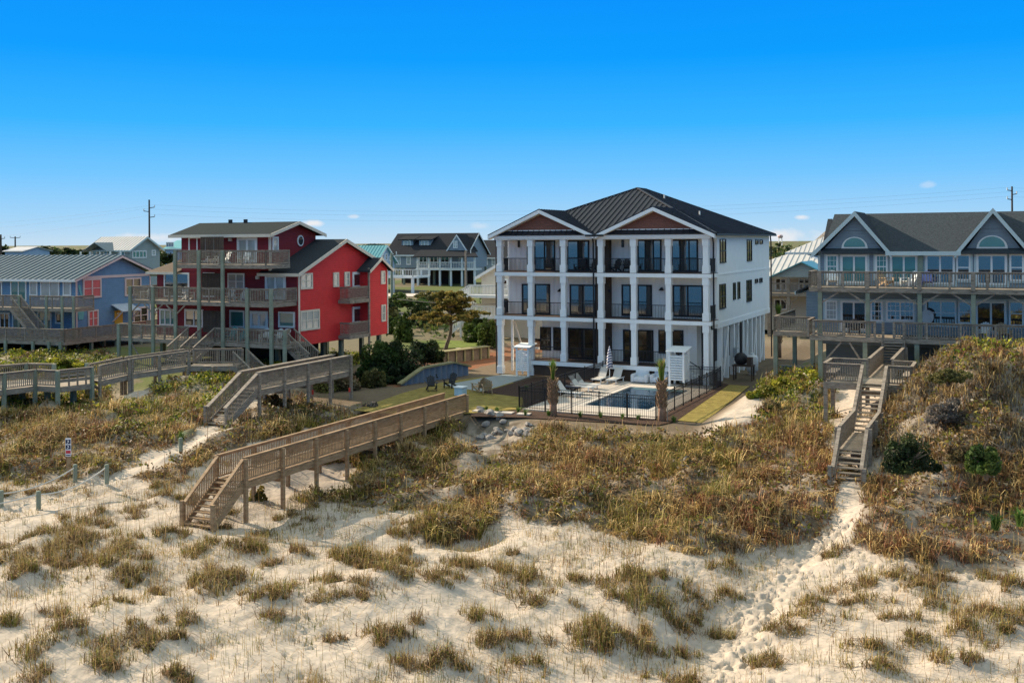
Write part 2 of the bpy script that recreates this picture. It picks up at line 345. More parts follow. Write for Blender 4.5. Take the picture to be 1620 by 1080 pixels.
# hollows the wind has scoured beside the tussocks
for px, py, hh, hr in ((745,845,-.55,1.5),(720,838,.25,1.0),(1085,1000,-.5,1.6),(1050,985,.3,1.1),(1120,960,-.3,1.2),(30,940,-.35,1.3),(960,960,.2,1.2),(1020,905,.2,1.6),(560,965,.35,2.2),(170,1000,.3,1.6),(1340,985,.25,1.6)):
    X, Y = at(px, py, -1.9); HUM.append((X, Y, hh, hr))
_x = rng.uniform(-34, 34, 1500); _y = rng.uniform(39, 68, 1500); _z = H(_x, _y); _q = zone(_x, _y, _z); _kk = ((_q == 1) | (_q == 3) | (_q == 2)) & (padmask(_x, _y) < .02); _x, _y = _x[_kk][:230], _y[_kk][:230]
HUM += [(X, Y, float(rng.uniform(.18, .5)), float(rng.uniform(.5, 1.15))) for X, Y in zip(_x, _y)]
# footprints: a trodden trail up to the right-hand stair, one along the rope path and strays
FEET = []
def trail(P, n, wid):
    P = [at(px, py, z) for px, py, z in P]
    for _ in range(n):
        t = rng.uniform(0, len(P) - 1); i = min(int(t), len(P) - 2); f = t - i
        X = P[i][0]*(1-f) + P[i+1][0]*f + rng.normal(0, wid); Y = P[i][1]*(1-f) + P[i+1][1]*f + rng.normal(0, wid)
        FEET.append((X, Y, rng.uniform(0, 6.3)))
trail([(1140,1095,-2.4),(1165,1030,-2.4),(1190,970,-2.3),(1230,915,-2.1),(1290,870,-1.8),(1330,840,-1.4)], 560, .45)
trail([(1150,1090,-2.4),(1200,960,-2.2),(1250,900,-2.1),(1350,905,-1.9),(1480,930,-1.7)], 130, .8)
trail([(-20,815,-1.5),(50,795,-1.5),(130,768,-1.3),(190,748,-1.0)], 160, .35)
trail([(680,880,-1.9),(780,890,-1.9),(900,890,-1.9),(1000,895,-1.9),(1130,915,-2.0)], 170, .55)
trail([(0,960,-1.8),(110,985,-1.8),(60,1060,-1.9),(210,890,-1.6)], 40, .6)
trail([(470,945,-1.8),(490,1000,-1.8),(455,1075,-1.9)], 30, .5)
trail([(1300,960,-2.0),(1500,900,-1.7),(1620,960,-1.7)], 70, 1.2)
def build_terrain():
    ys = [11.0]
    while ys[-1] < 3800: ys.append(ys[-1] + (max(.075, ys[-1]*.0032) if ys[-1] < 66 else ys[-1]*(.008 if ys[-1] < 200 else .06)))
    ys = np.array(ys); a = np.concatenate([np.linspace(-1.9, -.62, 60), np.linspace(-.617, .617, 470), np.linspace(.62, 1.9, 60)])
    Yg, Ag = np.meshgrid(ys, a, indexing='ij'); X = (Yg * Ag).ravel(); Y = Yg.ravel(); Z = H(X, Y)
    core = Z.copy()
    for fx, fy, an in FEET:
        m = np.nonzero((np.abs(X - fx) < .5) & (np.abs(Y - fy) < .5))[0]
        if not len(m): continue
        sz = rng.uniform(.085, .16); dx, dy = X[m] - fx, Y[m] - fy; u = dx*math.cos(an) + dy*math.sin(an); v = -dx*math.sin(an) + dy*math.cos(an)
        q = (u/sz)**2 + (v/(sz*.6))**2
        Z[m] += -.62*sz*np.exp(-q*q) + .07*sz*np.exp(-((np.sqrt(q) - 1.45)**2)*6)
    zz = zone(X, Y, core); n = len(X)
    sand = np.array((.46, .395, .32)); c = np.tile(sand, (n, 1)) * (.9 + .2 * fbm(X*.5, Y*.5, 41))[:, None]
    c *= (.95 + .1 * vnoise(X*7, Y*7, 43))[:, None]
    def mixc(mask, col, amt):
        k = (mask * amt)[:, None]; c[:] = c*(1-k) + np.array(col)*k
    f = fbm(X*1.7, Y*1.7, 51); f2 = sstep(.40, .62, f)
    mixc(zz == 1, (.125, .09, .055), .5 + .45*f2); mixc(zz == 2, (.12, .11, .05), .5 + .45*f2); mixc(zz == 3, (.13, .105, .075), .5 + .45*f2)
    mixc(zz == 5, (.10, .08, .06), .4 + .5*f2)
    back = sstep(64, 70, Y) * (1 - padmask(X, Y)) * (zz == 0); mixc(back, (.115, .10, .05), .85); 
    g = fbm(X*.12, Y*.12, 61); mixc(back * (g > .5), (.10, .13, .035), .8)
    lx, ly = WF.loc(X, Y) if False else ((X - WF.ox)*WF.c - (Y - WF.oy)*WF.s, (X - WF.ox)*WF.s + (Y - WF.oy)*WF.c)
    p = padmask(X, Y); mixc(p, (.15, .115, .075), .95)                                # bare brown soil of the lot
    mixc(p * (lx < -3.2) * (ly > -9), (.24, .095, .045), .55 + .4*f2)                  # pine straw along its left edge
    mixc(p * (lx > 17.4), (.13, .10, .07), .8)
    mixc(sstep(5, -1, Y), (.33, .27, .2), .8)
    nr, nc = len(ys), len(a); i = (np.arange(nr-1)[:, None]*nc + np.arange(nc-1)).ravel()
    q = np.stack([i, i+1, i+nc+1, i+nc], 1)
    m = mat('sand_and_soil', (.5, .4, .3), .95, spec=.1); t = m.node_tree; b = t.nodes['Principled BSDF']
    at_ = t.nodes.new('ShaderNodeAttribute'); at_.attribute_name = 'col'
    n1 = t.nodes.new('ShaderNodeTexNoise'); n1.inputs['Scale'].default_value = 5; n1.inputs['Detail'].default_value = 8
    tc = t.nodes.new('ShaderNodeTexCoord'); t.links.new(tc.outputs['Object'], n1.inputs['Vector'])
    mr = t.nodes.new('ShaderNodeMapRange'); mr.inputs[1].default_value = .3; mr.inputs[2].default_value = .7; mr.inputs[3].default_value = .86; mr.inputs[4].default_value = 1.1
    t.links.new(n1.outputs['Fac'], mr.inputs[0])
    mx = t.nodes.new('ShaderNodeVectorMath'); mx.operation = 'SCALE'; t.links.new(at_.outputs['Color'], mx.inputs[0]); t.links.new(mr.outputs[0], mx.inputs['Scale'])
    t.links.new(mx.outputs[0], b.inputs['Base Color'])
    bp = t.nodes.new('ShaderNodeBump'); bp.inputs['Distance'].default_value = .04; bp.inputs['Strength'].default_value = .9
    t.links.new(n1.outputs['Fac'], bp.inputs['Height']); t.links.new(bp.outputs[0], b.inputs['Normal'])
    tag(array_mesh('ground', np.stack([X, Y, Z], 1), q, T0, m, c, smooth=True), 'pale beach sand rising into dunes and house lots', kind='structure')
    xs = np.linspace(-400, 400, 81); y2 = np.concatenate([np.linspace(-60, 160, 45), np.linspace(200, 500, 6)]); Yb, Xb = np.meshgrid(y2, xs, indexing='ij')
    Zb = H0(np.clip(Xb.ravel(), -80, 80), Yb.ravel()) - 1.6; Zb[np.abs(Yb.ravel() - 5) > 1e9] = 0
    k = Yb.ravel() < 10.5; Zb[k] += 1.45
    i = (np.arange(len(y2)-1)[:, None]*81 + np.arange(80)).ravel()
    tag(array_mesh('beach', np.stack([Xb.ravel(), Yb.ravel(), Zb], 1), np.stack([i, i+1, i+82, i+81], 1), T0, mat('beach_sand', (.36, .3, .22), .95), smooth=True), 'open beach sand below the dunes', kind='structure')
    sea = MB().box(-6000, 6000, -7000, -12, -60, -3.4)
    tag(sea.put('sea_water', mat('sea', (.01, .035, .05), .15, var=.3, ns=.02, bump=.6, bs=.35, spec=.5)), 'open sea beyond the beach', kind='structure')
build_terrain()
# ================================================================ GRASS AND GROUND COVER (uncountable: stuff)
STRAW = [(.48,.33,.12),(.37,.245,.085),(.55,.40,.17)]; OLIVE = [(.20,.18,.03),(.14,.14,.022),(.27,.225,.045)]
BROWN = [(.17,.10,.04),(.11,.065,.03),(.24,.15,.06)]; RED = [(.28,.13,.06),(.22,.10,.05)]; GREY = [(.19,.155,.11),(.27,.225,.165)]
LIME = [(.28,.30,.02),(.20,.24,.02),(.36,.34,.035),(.13,.165,.02)]; DKG = [(.035,.06,.018),(.05,.08,.02),(.025,.045,.015),(.07,.09,.025)]
GM = leaf_mat('dune_grass', .2); LM = leaf_mat('leaf', .3)
def scatter(n, X0, X1, Y0, Y1):
    x = rng.uniform(X0, X1, n); y = rng.uniform(Y0, Y1, n); k = np.abs(x / y) < .68
    return x[k], y[k]
def grow_dunes():
    parts = []
    x, y = scatter(90000, -46, 44, 36, 74); z = H(x, y); zz = zone(x, y, z)
    cl = fbm(x*.8, y*.8, 71); big = fbm(x*.22, y*.22, 73)
    pr = np.where(zz == 1, .25 + 1.1*sstep(.35, .6, cl), np.where(zz == 3, .35 + .8*sstep(.34, .55, cl), np.where(zz == 2, .18, 0)))
    pr = pr * (padmask(x, y) < .05)
    k = rng.uniform(0, 1, len(x)) < pr; x, y, z, zz, big = x[k], y[k], z[k], zz[k], big[k]; cl2 = fbm(x*.55, y*.55, 77)
    n = len(x); per = 13; rr = rng.uniform(.0, 1, (n, per))**.7 * rng.uniform(.12, .42, (n, 1)); an = rng.uniform(0, 6.283, (n, per))
    bx = (x[:, None] + rr*np.cos(an)).ravel(); by = (y[:, None] + rr*np.sin(an)).ravel(); bz = np.repeat(z, per) - .05
    hh = np.repeat(rng.uniform(.2, .62, n) * np.where(zz == 3, .8, 1) * (.35 + 1.3*sstep(.3, .65, cl2)), per) * rng.uniform(.5, 1.25, n*per)
    t = rng.uniform(0, 1, n); c0 = np.empty((n, 3))
    warm = .5*big + .5*fbm(x*.7, y*.7, 79) + rng.normal(0, .07, n); X_ = x / y
    redz = (X_ > .22) & (y < 50)
    for i in range(n):
        if zz[i] == 3: p = GREY if t[i] < .45 else (BROWN if t[i] < .75 else STRAW)
        elif redz[i]: p = RED if t[i] < .33 else (STRAW if t[i] < .75 else BROWN)
        elif warm[i] > .56: p = RED if t[i] < .25 else (BROWN if t[i] < .5 else STRAW)
        elif warm[i] > .45: p = STRAW if t[i] < .45 else (BROWN if t[i] < .75 else OLIVE)
        else: p = OLIVE if t[i] < .6 else STRAW
        c0[i] = p[int(t[i]*977) % len(p)]
    col = np.repeat(c0, per, 0) * rng.uniform(.4, 1.6, (n*per, 1))
    parts.append(blades(np.stack([bx, by, bz], 1), hh, rng.uniform(.02, .05, n*per), rng.uniform(.15, 1.35, n*per), col))
    # seed stalks standing above the dune grass
    k = rng.uniform(0, 1, n) < .16; m = k.sum()
    parts.append(blades(np.stack([x[k], y[k], z[k]], 1), rng.uniform(.7, 1.25, m), np.full(m, .026), rng.uniform(.05, .35, m), pick(STRAW + RED, m)))
    V, Q, T, C = join(parts)
    tag(array_mesh('dune_grass', V, Q, T, GM, C), 'dense brown and straw dune grass covering the dune slopes', kind='stuff')
def grow_beach():
    parts = []
    for i, (X, Y, r, h) in enumerate(TW):
        n = int(330 * r + 70); ns = int(rng.integers(4, 9)); so_ = rng.normal(0, .55, (ns, 2)) * (r*1.25, r*.75); sr = rng.uniform(.18, .5, ns) * r + .06; sh = rng.uniform(.45, 1.2, ns); si = rng.integers(0, ns, n)
        rad = sr[si] * np.sqrt(rng.uniform(0, 1, n)); an = rng.uniform(0, 6.283, n); h = h * sh[si]; r = sr[si]*1.0
        bx = X + so_[si, 0] + rad*np.cos(an); by = Y + so_[si, 1] + rad*np.sin(an); bz = H(bx, by) - .03
        p = OLIVE + OLIVE + [(.26,.245,.05)] + STRAW + BROWN + [(.20,.12,.05)] + ([] if i % 3 else RED)
        parts.append(blades(np.stack([bx, by, bz], 1), h * rng.uniform(.4, 1.2, n) * (1 - .3*(rad/r)), rng.uniform(.014, .03, n), rng.uniform(.1, .95, n), pick(p, n, .55)))
        k = rng.uniform(0, 1, n) < .07; m = k.sum(); parts.append(blades(np.stack([bx[k], by[k], bz[k]], 1), rng.uniform(.5, 1.0, m), np.full(m, .014), rng.uniform(.0, .4, m), pick(STRAW, m)))
        k = rng.uniform(0, 1, n) < .35; m = k.sum(); q = np.stack([bx[k], by[k], bz[k]], 1)                 # flattened dead thatch
        parts.append(blades(q, rng.uniform(.2, .5, m), rng.uniform(.014, .026, m), rng.uniform(1.2, 1.9, m), pick(BROWN, m)))
    # smaller loose clumps and single stems over the open sand
    x, y = scatter(9500, -30, 30, 24, 52); z = H(x, y); zz = zone(x, y, z); cl = fbm(x*.45, y*.45, 81)
    k = (zz == 0) & (rng.uniform(0, 1, len(x)) < sstep(.40, .62, cl)*.9 + .12); x, y, z = x[k], y[k], z[k]; n = len(x)
    per = 12; sp = rng.uniform(.05, .32, (n, 1)); bx = (x[:, None] + rng.normal(0, 1, (n, per))*sp).ravel(); by = (y[:, None] + rng.normal(0, 1, (n, per))*sp).ravel()
    bz = H(bx, by) - .02; hh = np.repeat(rng.uniform(.12, .45, n), per) * rng.uniform(.5, 1.2, n*per)
    parts.append(blades(np.stack([bx, by, bz], 1), hh, rng.uniform(.009, .02, n*per), rng.uniform(.05, .9, n*per), np.repeat(pick(OLIVE + STRAW + BROWN, n), per, 0) * rng.uniform(.75, 1.25, (n*per, 1))))
    x, y = scatter(15000, -30, 30, 24, 52); z = H(x, y); zz = zone(x, y, z); cl = fbm(x*.3, y*.3, 83)
    k = (zz == 0) & (rng.uniform(0, 1, len(x)) < sstep(.35, .65, cl)); m = k.sum()
    parts.append(blades(np.stack([x[k], y[k], z[k] - .02], 1), rng.uniform(.2, .9, m), rng.uniform(.010, .018, m), rng.uniform(.0, .35, m), pick(OLIVE + BROWN + BROWN + STRAW, m)))
    # runners lying on the sand
    x, y = scatter(12000, -30, 30, 24, 52); z = H(x, y); zz = zone(x, y, z); cl = fbm(x*.45, y*.45, 81)
    k = (zz == 0) & (cl > .40); m = k.sum()
    parts.append(blades(np.stack([x[k], y[k], z[k] + .01], 1), rng.uniform(.15, .5, m), rng.uniform(.010, .02, m), rng.uniform(1.6, 2.1, m), pick(BROWN + STRAW, m)))
    V, Q, T, C = join(parts)
    tag(array_mesh('beach_grass', V, Q, T, GM, C), 'olive and brown grass tussocks dotted over the pale beach sand', kind='stuff')
def grow_cover():
    x, y = scatter(170000, -52, 50, 38, 86); z = H(x, y); zz = zone(x, y, z); cl = fbm(x*.9, y*.9, 91); big = fbm(x*.25, y*.25, 93)
    pr = np.where(zz == 2, sstep(.36, .52, cl), np.where(zz == 3, .12 + .6*sstep(.45, .6, cl), np.where(zz == 1, .55*sstep(.46, .6, cl), 0))) * (padmask(x, y) < .05)
    k = rng.uniform(0, 1, len(x)) < pr; x, y, z, cl, zz = x[k], y[k], z[k], cl[k], zz[k]; n = len(x)
    lift = np.where(zz == 2, .5, .62) * sstep(.4, .75, cl) * rng.uniform(.1, 1, n)
    pos = np.stack([x, y, z + lift], 1); per = 4
    pos = np.repeat(pos, per, 0) + rng.normal(0, 1, (n*per, 3)) * (.16, .16, .08)
    c0 = pick(LIME + LIME + OLIVE + DKG, n, .25); c1 = pick(OLIVE + GREY + BROWN + BROWN + [(.09,.075,.04)], n, .25); mixm = (fbm(x*.5, y*.5, 97) > .6) | (zz != 2)
    c0[mixm] = c1[mixm]
    V, Q, T, C = leaves(pos, rng.uniform(.06, .13, n*per), np.repeat(c0, per, 0) * rng.uniform(.7, 1.3, (n*per, 1)), np.tile((0., 0, 1.), (n*per, 1)), .5)
    tag(array_mesh('ground_cover', V, Q, T, LM, C), 'yellow green creeping ground cover on the dune backs', kind='stuff')
grow_dunes(); grow_beach(); grow_cover()
# ================================================================ BUILDING PARTS
M_WHITE = mat('white_paint', (.84,.86,.85), .6, .04, 1.5); M_BLACK = mat('black_metal', (.018,.018,.02), .45, .1); M_TRIM = mat('white_trim', (.70,.71,.69), .6, .05)
M_GLASS = mat('window_glass', (.02,.03,.035), .04, .3, .8, spec=.5, ior=2.7); M_GLASSD = mat('dark_glass', (.03,.022,.016), .05, .3, .8, spec=.5, ior=1.7)
M_TEAL = mat('glass_over_teal_blind', (.06,.19,.18), .08, .2, 1, spec=.5, ior=1.8); M_PALE = mat('glass_over_white_blind', (.36,.38,.36), .12, .12, 1, spec=.5, ior=1.7)
M_CORAL = mat('coral_blind', (.62,.13,.12), .4, .1); M_YELLOW = mat('yellow_paint', (.65,.36,.03), .5, .08)
M_GREYW = mat('weathered_grey_wood', (.23,.19,.15), .85, .4, 1.6, stretch=(2, 2, 9), col2=(.38,.325,.26)); M_DECKG = mat('weathered_deck_boards', (.32,.27,.21), .85, .3, 1.5, lap=('X', .14, .01))
M_NEWW = mat('new_brown_timber', (.30,.185,.095), .8, .3, 1.3, stretch=(2, 2, 8), col2=(.44,.30,.175)); M_NEWD = mat('new_timber_boards', (.34,.23,.135), .8, .25, 1.5)
M_GREENW = mat('green_tinged_treated_post', (.22,.25,.19), .8, .25, 1.2)
def rect_px(F, plane, c, r):
    x0, y0, x1, y1 = r; ym = (y0 + y1) / 2; xm = (x0 + x1) / 2
    if plane == 'y':
        a0, a1 = F.front(x0, ym, c)[0], F.front(x1, ym, c)[0]; z1, z0 = F.front(xm, y0, c)[1], F.front(xm, y1, c)[1]
    else:
        a0, a1 = F.side(x0, ym, c)[0], F.side(x1, ym, c)[0]; z1, z0 = F.side(xm, y0, c)[1], F.side(xm, y1, c)[1]
    return a0, a1, z0, z1
def bx(mb, plane, c, o0, o1, a0, a1, z0, z1):        # a box on a wall: o0..o1 is how far it stands out
    if plane == 'y': mb.box(a0, a1, c - o1, c - o0, z0, z1)
    elif plane == 'x': mb.box(c + o0, c + o1, a0, a1, z0, z1)
    else: mb.box(c - o1, c - o0, a0, a1, z0, z1)     # '-x'
    return mb
def window(root, plane, c, a0, a1, z0, z1, fm=None, gm=None, nx=2, nz=1, fw=.09, name='window', grid=0, label=None, trim=None, out=.07):
    fm = fm or M_TRIM; gm = gm or M_GLASS; f = MB()
    if a1 < a0: a0, a1 = a1, a0
    bx(f, plane, c, 0, out, a0, a1, z1 - fw, z1); bx(f, plane, c, 0, out + .012, a0, a1, z0, z0 + fw)
    bx(f, plane, c, 0, out, a0, a0 + fw, z0 + fw, z1 - fw); bx(f, plane, c, 0, out, a1 - fw, a1, z0 + fw, z1 - fw)
    for i in range(1, nx):
        m = a0 + (a1 - a0) * i / nx; bx(f, plane, c, 0, out - .008, m - fw*.42, m + fw*.42, z0 + fw, z1 - fw)
    for k in range(1, nz):
        zz = z0 + (z1 - z0) * k / nz
        for i in range(nx):
            b0 = a0 + (a1-a0)*i/nx + fw*(1 if i == 0 else .42); b1 = a0 + (a1-a0)*(i+1)/nx - fw*(1 if i == nx-1 else .42)
            bx(f, plane, c, 0, out - .014, b0, b1, zz - .03, zz + .03)
    if grid:
        for i in range(nx):
            b0 = a0 + (a1-a0)*i/nx; b1 = a0 + (a1-a0)*(i+1)/nx
            for g in range(1, grid): m = b0 + (b1-b0)*g/grid; bx(f, plane, c, 0, out - .03, m - .012, m + .012, z0 + fw, z1 - fw)
            for g in range(1, 4): zz = z0 + (z1-z0)*g/4; bx(f, plane, c, 0, out - .034, b0 + .04, b1 - .04, zz - .012, zz + .012)
    o = f.put(name, fm, root)
    if label: o['label'] = label
    if trim:
        t = MB(); e = .11
        bx(t, plane, c, 0, .035, a0 - e, a1 + e, z1 + .002, z1 + e); bx(t, plane, c, 0, .05, a0 - e, a1 + e, z0 - e, z0 - .002)
        bx(t, plane, c, 0, .035, a0 - e, a0 - .002, z0, z1); bx(t, plane, c, 0, .035, a1 + .002, a1 + e, z0, z1); t.put('frame_trim', trim, o)
    p = MB(); bx(p, plane, c, .004, .024, a0 + fw*.6, a1 - fw*.6, z0 + fw*.6, z1 - fw*.6); p.put('pane', gm, o)
    return o
def win_px(root, F, plane, c, r, **k):
    return window(root, plane, c, *rect_px(F, plane, c, r), **k)
def rail_mb(pts, h=1.0, sp=.125, bw=.035, cap=(.14, .04), posts=1.8, pw=.1, drop=0, bot=.09, mid=False):
    """railing along floor points: cap, lower rail, balusters; posts every `posts` metres (0: none)"""
    m = MB()
    for p, q in zip(pts[:-1], pts[1:]):
        p, q = Vector(p), Vector(q); L = (q - p).length; n = max(1, int(L / sp)); z = Vector((0, 0, 1))
        m.bar(p + z*h, q + z*h, cap[0], cap[1]); m.bar(p + z*bot, q + z*bot, .045, .07)
        if cap[0] > .08: m.bar(p + z*(h - .07), q + z*(h - .07), .045, .085)
        for i in range(n + 1):
            e = p.lerp(q, (i + .5) / (n + 1)); m.box(e.x - bw/2, e.x + bw/2, e.y - bw/2, e.y + bw/2, e.z + bot, e.z + h - .03)
        if posts:
            k = max(1, round(L / posts))
            for i in range(k + 1):
                e = p.lerp(q, i / k); m.box(e.x - pw/2, e.x + pw/2, e.y - pw/2, e.y + pw/2, e.z - drop, e.z + h + .012)
    return m
def gable_roof(x0, x1, y0, y1, ze, zr, axis='x', th=.16, ridge=None, seam=0, sw=.045):
    """two slopes over the rectangle; axis is the ridge's direction"""
    m = MB(); sm = MB()
    def put(a, b, c, d):
        m.slab([a, b, c, d], th)
        if seam:
            A, B, C_, D = map(Vector, (a, b, c, d)); n = max(1, int((B - A).length / seam)); nn = (B - A).cross(D - A).normalized()
            nn = nn if nn.z > 0 else -nn
            for i in range(n + 1):
                p, q = A.lerp(B, i/n) + nn*.02, D.lerp(C_, i/n) + nn*.02; sm.bar(p, q, sw, sw + .015, up=nn)
    if axis == 'x':
        r = (y0 + y1)/2 if ridge is None else ridge
        put((x0,y0,ze),(x1,y0,ze),(x1,r,zr),(x0,r,zr)); put((x1,y1,ze),(x0,y1,ze),(x0,r,zr),(x1,r,zr))
    else:
        r = (x0 + x1)/2 if ridge is None else ridge
        put((x0,y1,ze),(x0,y0,ze),(r,y0,zr),(r,y1,zr)); put((x1,y0,ze),(x1,y1,ze),(r,y1,zr),(r,y0,zr))
    m.v, k = m.v + sm.v, len(m.v); m.f += [tuple(i + k for i in f) for f in sm.f]
    return m
def rake(x0, x1, y, ze, zr, r=None, w=.26, d=.05, axis='y', plus=1):
    """barge boards along a gable end; axis 'y': gable in plane y"""
    r = (x0 + x1)/2 if r is None else r; m = MB()
    for a, za, b, zb in ((x0, ze, r, zr), (r, zr, x1, ze)):
        if axis == 'y': m.extr([(a,y,za-w),(b,y,zb-w),(b,y,zb+.02),(a,y,za+.02)], (0, -d*plus, 0))
        else: m.extr([(y,a,za-w),(y,b,zb-w),(y,b,zb+.02),(y,a,za+.02)], (d*plus, 0, 0))
    return m
# ================================================================ THE WHITE HOUSE
M_BATTEN = mat('white_board_and_batten', (.80,.79,.77), .65, .04, 1.5, lap=('X', .4, .03, 1)); M_STUCCO = mat('white_side_wall', (.82,.84,.82), .7, .04, 1.5)
M_BROWNS = mat('brown_lap_siding', (.075,.048,.034), .7, .15, 2, lap=('Z', .18, .03)); M_SHINGLE = mat('brown_gable_shingle', (.215,.092,.066), .75, .25, 9, lap=('Z', .2, .03))
M_BROOF = mat('black_metal_roof', (.022,.024,.032), .5, .15, .7, spec=.3); M_DECKB = mat('brown_porch_boards', (.15,.095,.065), .7, .2, 3); M_SOFFIT = mat('pale_soffit', (.66,.60,.52), .7, .05)
def white_house():
    F, W, D, P = WF, WW, WD, 1.8
    r = house('beach_house', 'tall white three storey house with black metal roof and stacked porches', F)
    z1, z2, z3, ze = 1.12, 4.42, 7.72, 10.5
    for m, nm, mt in ((MB().box(0, W, P, D, z2 - .26, ze), 'wall', M_STUCCO), (MB().box(.1, W - .1, P - .03, P, z2, ze), 'porch_wall', M_BATTEN), (MB().box(2.95, W - 1.5, P - .03, D - 6, 0, z2 - .27), 'ground_floor_wall', M_BATTEN)): m.put(nm, mt, r)
    MB().box(W - 1.5, W - 1.46, P + 1.2, D - 6.1, .9, z2 - .3).put('carport_shade_panel', mat('carport_shade_colour', (.10,.09,.085), .8), r)  # dark panel: the shade of the open carport is put into its colour
    # floors of the porches
    for z, x0 in ((z2, -.12), (z3, -.12)):
        MB().box(x0, W + .12, -.22, P - .04, z - .27, z).put('porch_floor', M_WHITE, r); MB().box(x0 + .02, W + .1, -.2, P - .05, z, z + .03).put('porch_boards', M_DECKB, r)
    MB().box(2.9, W - 2.6, -.22, P - .04, z1 - .3, z1).put('porch_floor', M_WHITE, r); MB().box(2.92, W - 2.62, -.2, P - .05, z1, z1 + .03).put('porch_boards', M_DECKB, r)
    MB().box(2.9, W - 2.6, -.02, .08, 0, z1 - .31).put('skirt', M_BROWNS, r)
    MB().box(-.1, W + .1, -.3, P, ze - .32, ze - .02).put('porch_beam', M_WHITE, r); MB().box(0, W, -.1, P - .04, ze - .36, ze - .33).put('soffit', M_SOFFIT, r)
    xs = [F.front(px, 470)[0] for px in (788.5, 840, 892, 951, 1003, 1058, 1116.5)]; xs[0] = .24; xs[-1] = W - .3
    for z0, zt in ((z3 + .031, ze - .33), (z2 + .031, z3 - .275), (z1 + .031, z2 - .275)):
        for i, x in enumerate(xs):
            b0 = 0 if (zt < 5 and i in (0, 6)) else z0
            if zt < 5 and i == 1: b0 = z1 + .031 if x > 3 else 0
            m = MB(); w_ = .18; m.box(x - w_, x + w_, -.14, .26, b0, zt); m.box(x - w_ - .05, x + w_ + .05, -.19, .31, b0, b0 + .55); m.box(x - w_ - .05, x + w_ + .05, -.19, .31, zt - .5, zt)
            m.put('column', M_WHITE, r)
            if i < 6 and not (zt < 5 and i == 0):
                x2 = xs[i + 1]
                if zt < 5 and i == 5: continue
                fl = (z1 if zt < 5 else z2 if zt < 8 else z3) + .03
                rail_mb([(x + .26, .06, fl), (x2 - .26, .06, fl)], 1.02, .115, .022, (.05, .05), 0).put('railing', M_BLACK, r)
        if zt > 5:
            for xx in (W - .1, .1):
                fl = (z2 if zt < 8 else z3) + .03
                rail_mb([(xx, .35, fl), (xx, P - .1, fl)], 1.02, .09, .03, (.05, .05), 0).put('railing', M_BLACK, r)
    # the brown panel beside the middle of the porch, doors, windows
    for zz0, zz1 in ((z1 + .03, z2 - .28), (z2 + .03, z3 - .28), (z3 + .03, ze - .37)):
        a0, a1 = F.front(952.6, 440, P)[0], F.front(968, 440, P)[0]; MB().box(a0 - .3, a1, P - .6, P - .035, zz0, zz1).put('brown_panel', M_BROWNS, r)
    P2 = P - .03
    for q in ((819.5,379.5,822.8,391.3),(983.7,379.5,987.3,391.3)): window(r, 'y', P2, *rect_px(F, 'y', P2, q), fm=M_BLACK, gm=M_GLASSD, nx=1, fw=.05)
    for q, nx, g in (((834,379.5,837,429.5),1,M_GLASSD),((845,380.4,878.5,428.6),2,M_GLASS),((886,379.5,888.6,429.5),1,M_GLASSD),((897,380.4,932.4,428.8),2,M_GLASS),((1008.3,379,1046.8,429.5),3,M_GLASS),((1062,378.8,1104.6,430),3,M_GLASS),
        ((826,449,837.6,496.5),1,M_GLASS),((846,449,870.5,496.7),1,M_GLASS),((901.6,450,943.7,499),2,M_GLASS),((983.7,450,998.5,499.5),1,M_GLASS),((1008.3,450.3,1031.7,500.3),1,M_GLASS),((1064.3,451,1112.6,501),2,M_GLASS),
        ((899,519,943.7,567.8),2,M_GLASSD),((986,521.3,998.5,571),1,M_GLASSD),((1008.3,521.7,1034,571.5),1,M_GLASSD)):
        win_px(r, F, 'y', P2, q, fm=M_BLACK, gm=g, nx=nx, fw=.11, name='sliding_door')
    for q in ((854.8,517,872,553.7),(875.5,517.5,889,553.8),(1042,521.7,1053.3,558.7),(1063.7,522,1081.5,560)): win_px(r, F, 'y', P2, q, fm=M_BLACK, gm=M_GLASSD, nx=1, nz=2, fw=.07)
    for q, n in (((1138.4,378,1147.6,416),2),((1181.3,379,1188.7,413),2),((1194.7,379,1199,386.5),1),((1201.5,379,1206,386),1),((1137.8,449,1147.3,488.5),2),((1159.4,447,1163,474),1),((1166.5,445.6,1170,472.4),1),((1180.7,442.6,1188.4,477),2),((1194,441,1198.5,447.6),1),((1201,439.6,1205.3,447),1)):
        win_px(r, F, 'x', W, q, fm=M_BLACK, gm=M_GLASS, nx=n, nz=2 if n == 2 else 1, fw=.07)
    for q in ((885,457.5,891,461.5),(1044,455.5,1052,459.5)):
        a0, a1, zz, zt = rect_px(F, 'y', P2, q); m = MB(); m.box((a0+a1)/2 - .03, (a0+a1)/2 + .03, P2 - .3, P2, zt, zt + .05); m.tube([((a0+a1)/2, P2 - .28, zt + .05), ((a0+a1)/2, P2 - .28, zz + .02)], [.05, .22], 10); m.put('wall_lamp', M_BLACK, r)
    for px in (968.5,):
        for py in (458.5, 533): x, z = F.front(px, py, P2); MB().box(x - .05, x + .1, P - .75, P - .61, z - .15, z + .1).put('wall_lamp', M_BLACK, r)
    bnd = MB()
    for z in (z2 - .27, z3 - .1): bnd.box(W, W + .035, P, D, z - .06, z + .06)
    bnd.put('band_trim', M_WHITE, r)
    # open ground floor on the street side: piers, braces, beam
    MB().box(W - .35, W + .04, P + .02, D - .02, z2 - .62, z2 - .272).put('carport_beam', M_WHITE, r)
    ys = [F.side(px, 560, W)[0] for px in (1128, 1142.5, 1152, 1162, 1169.3, 1176.7, 1182.8, 1190, 1196.5, 1203, 1209)]
    for i, y in enumerate(ys): MB().box(W - .32, W + .02, y - .14, y + .14, -.05, z2 - .625).put('pier', M_WHITE, r)
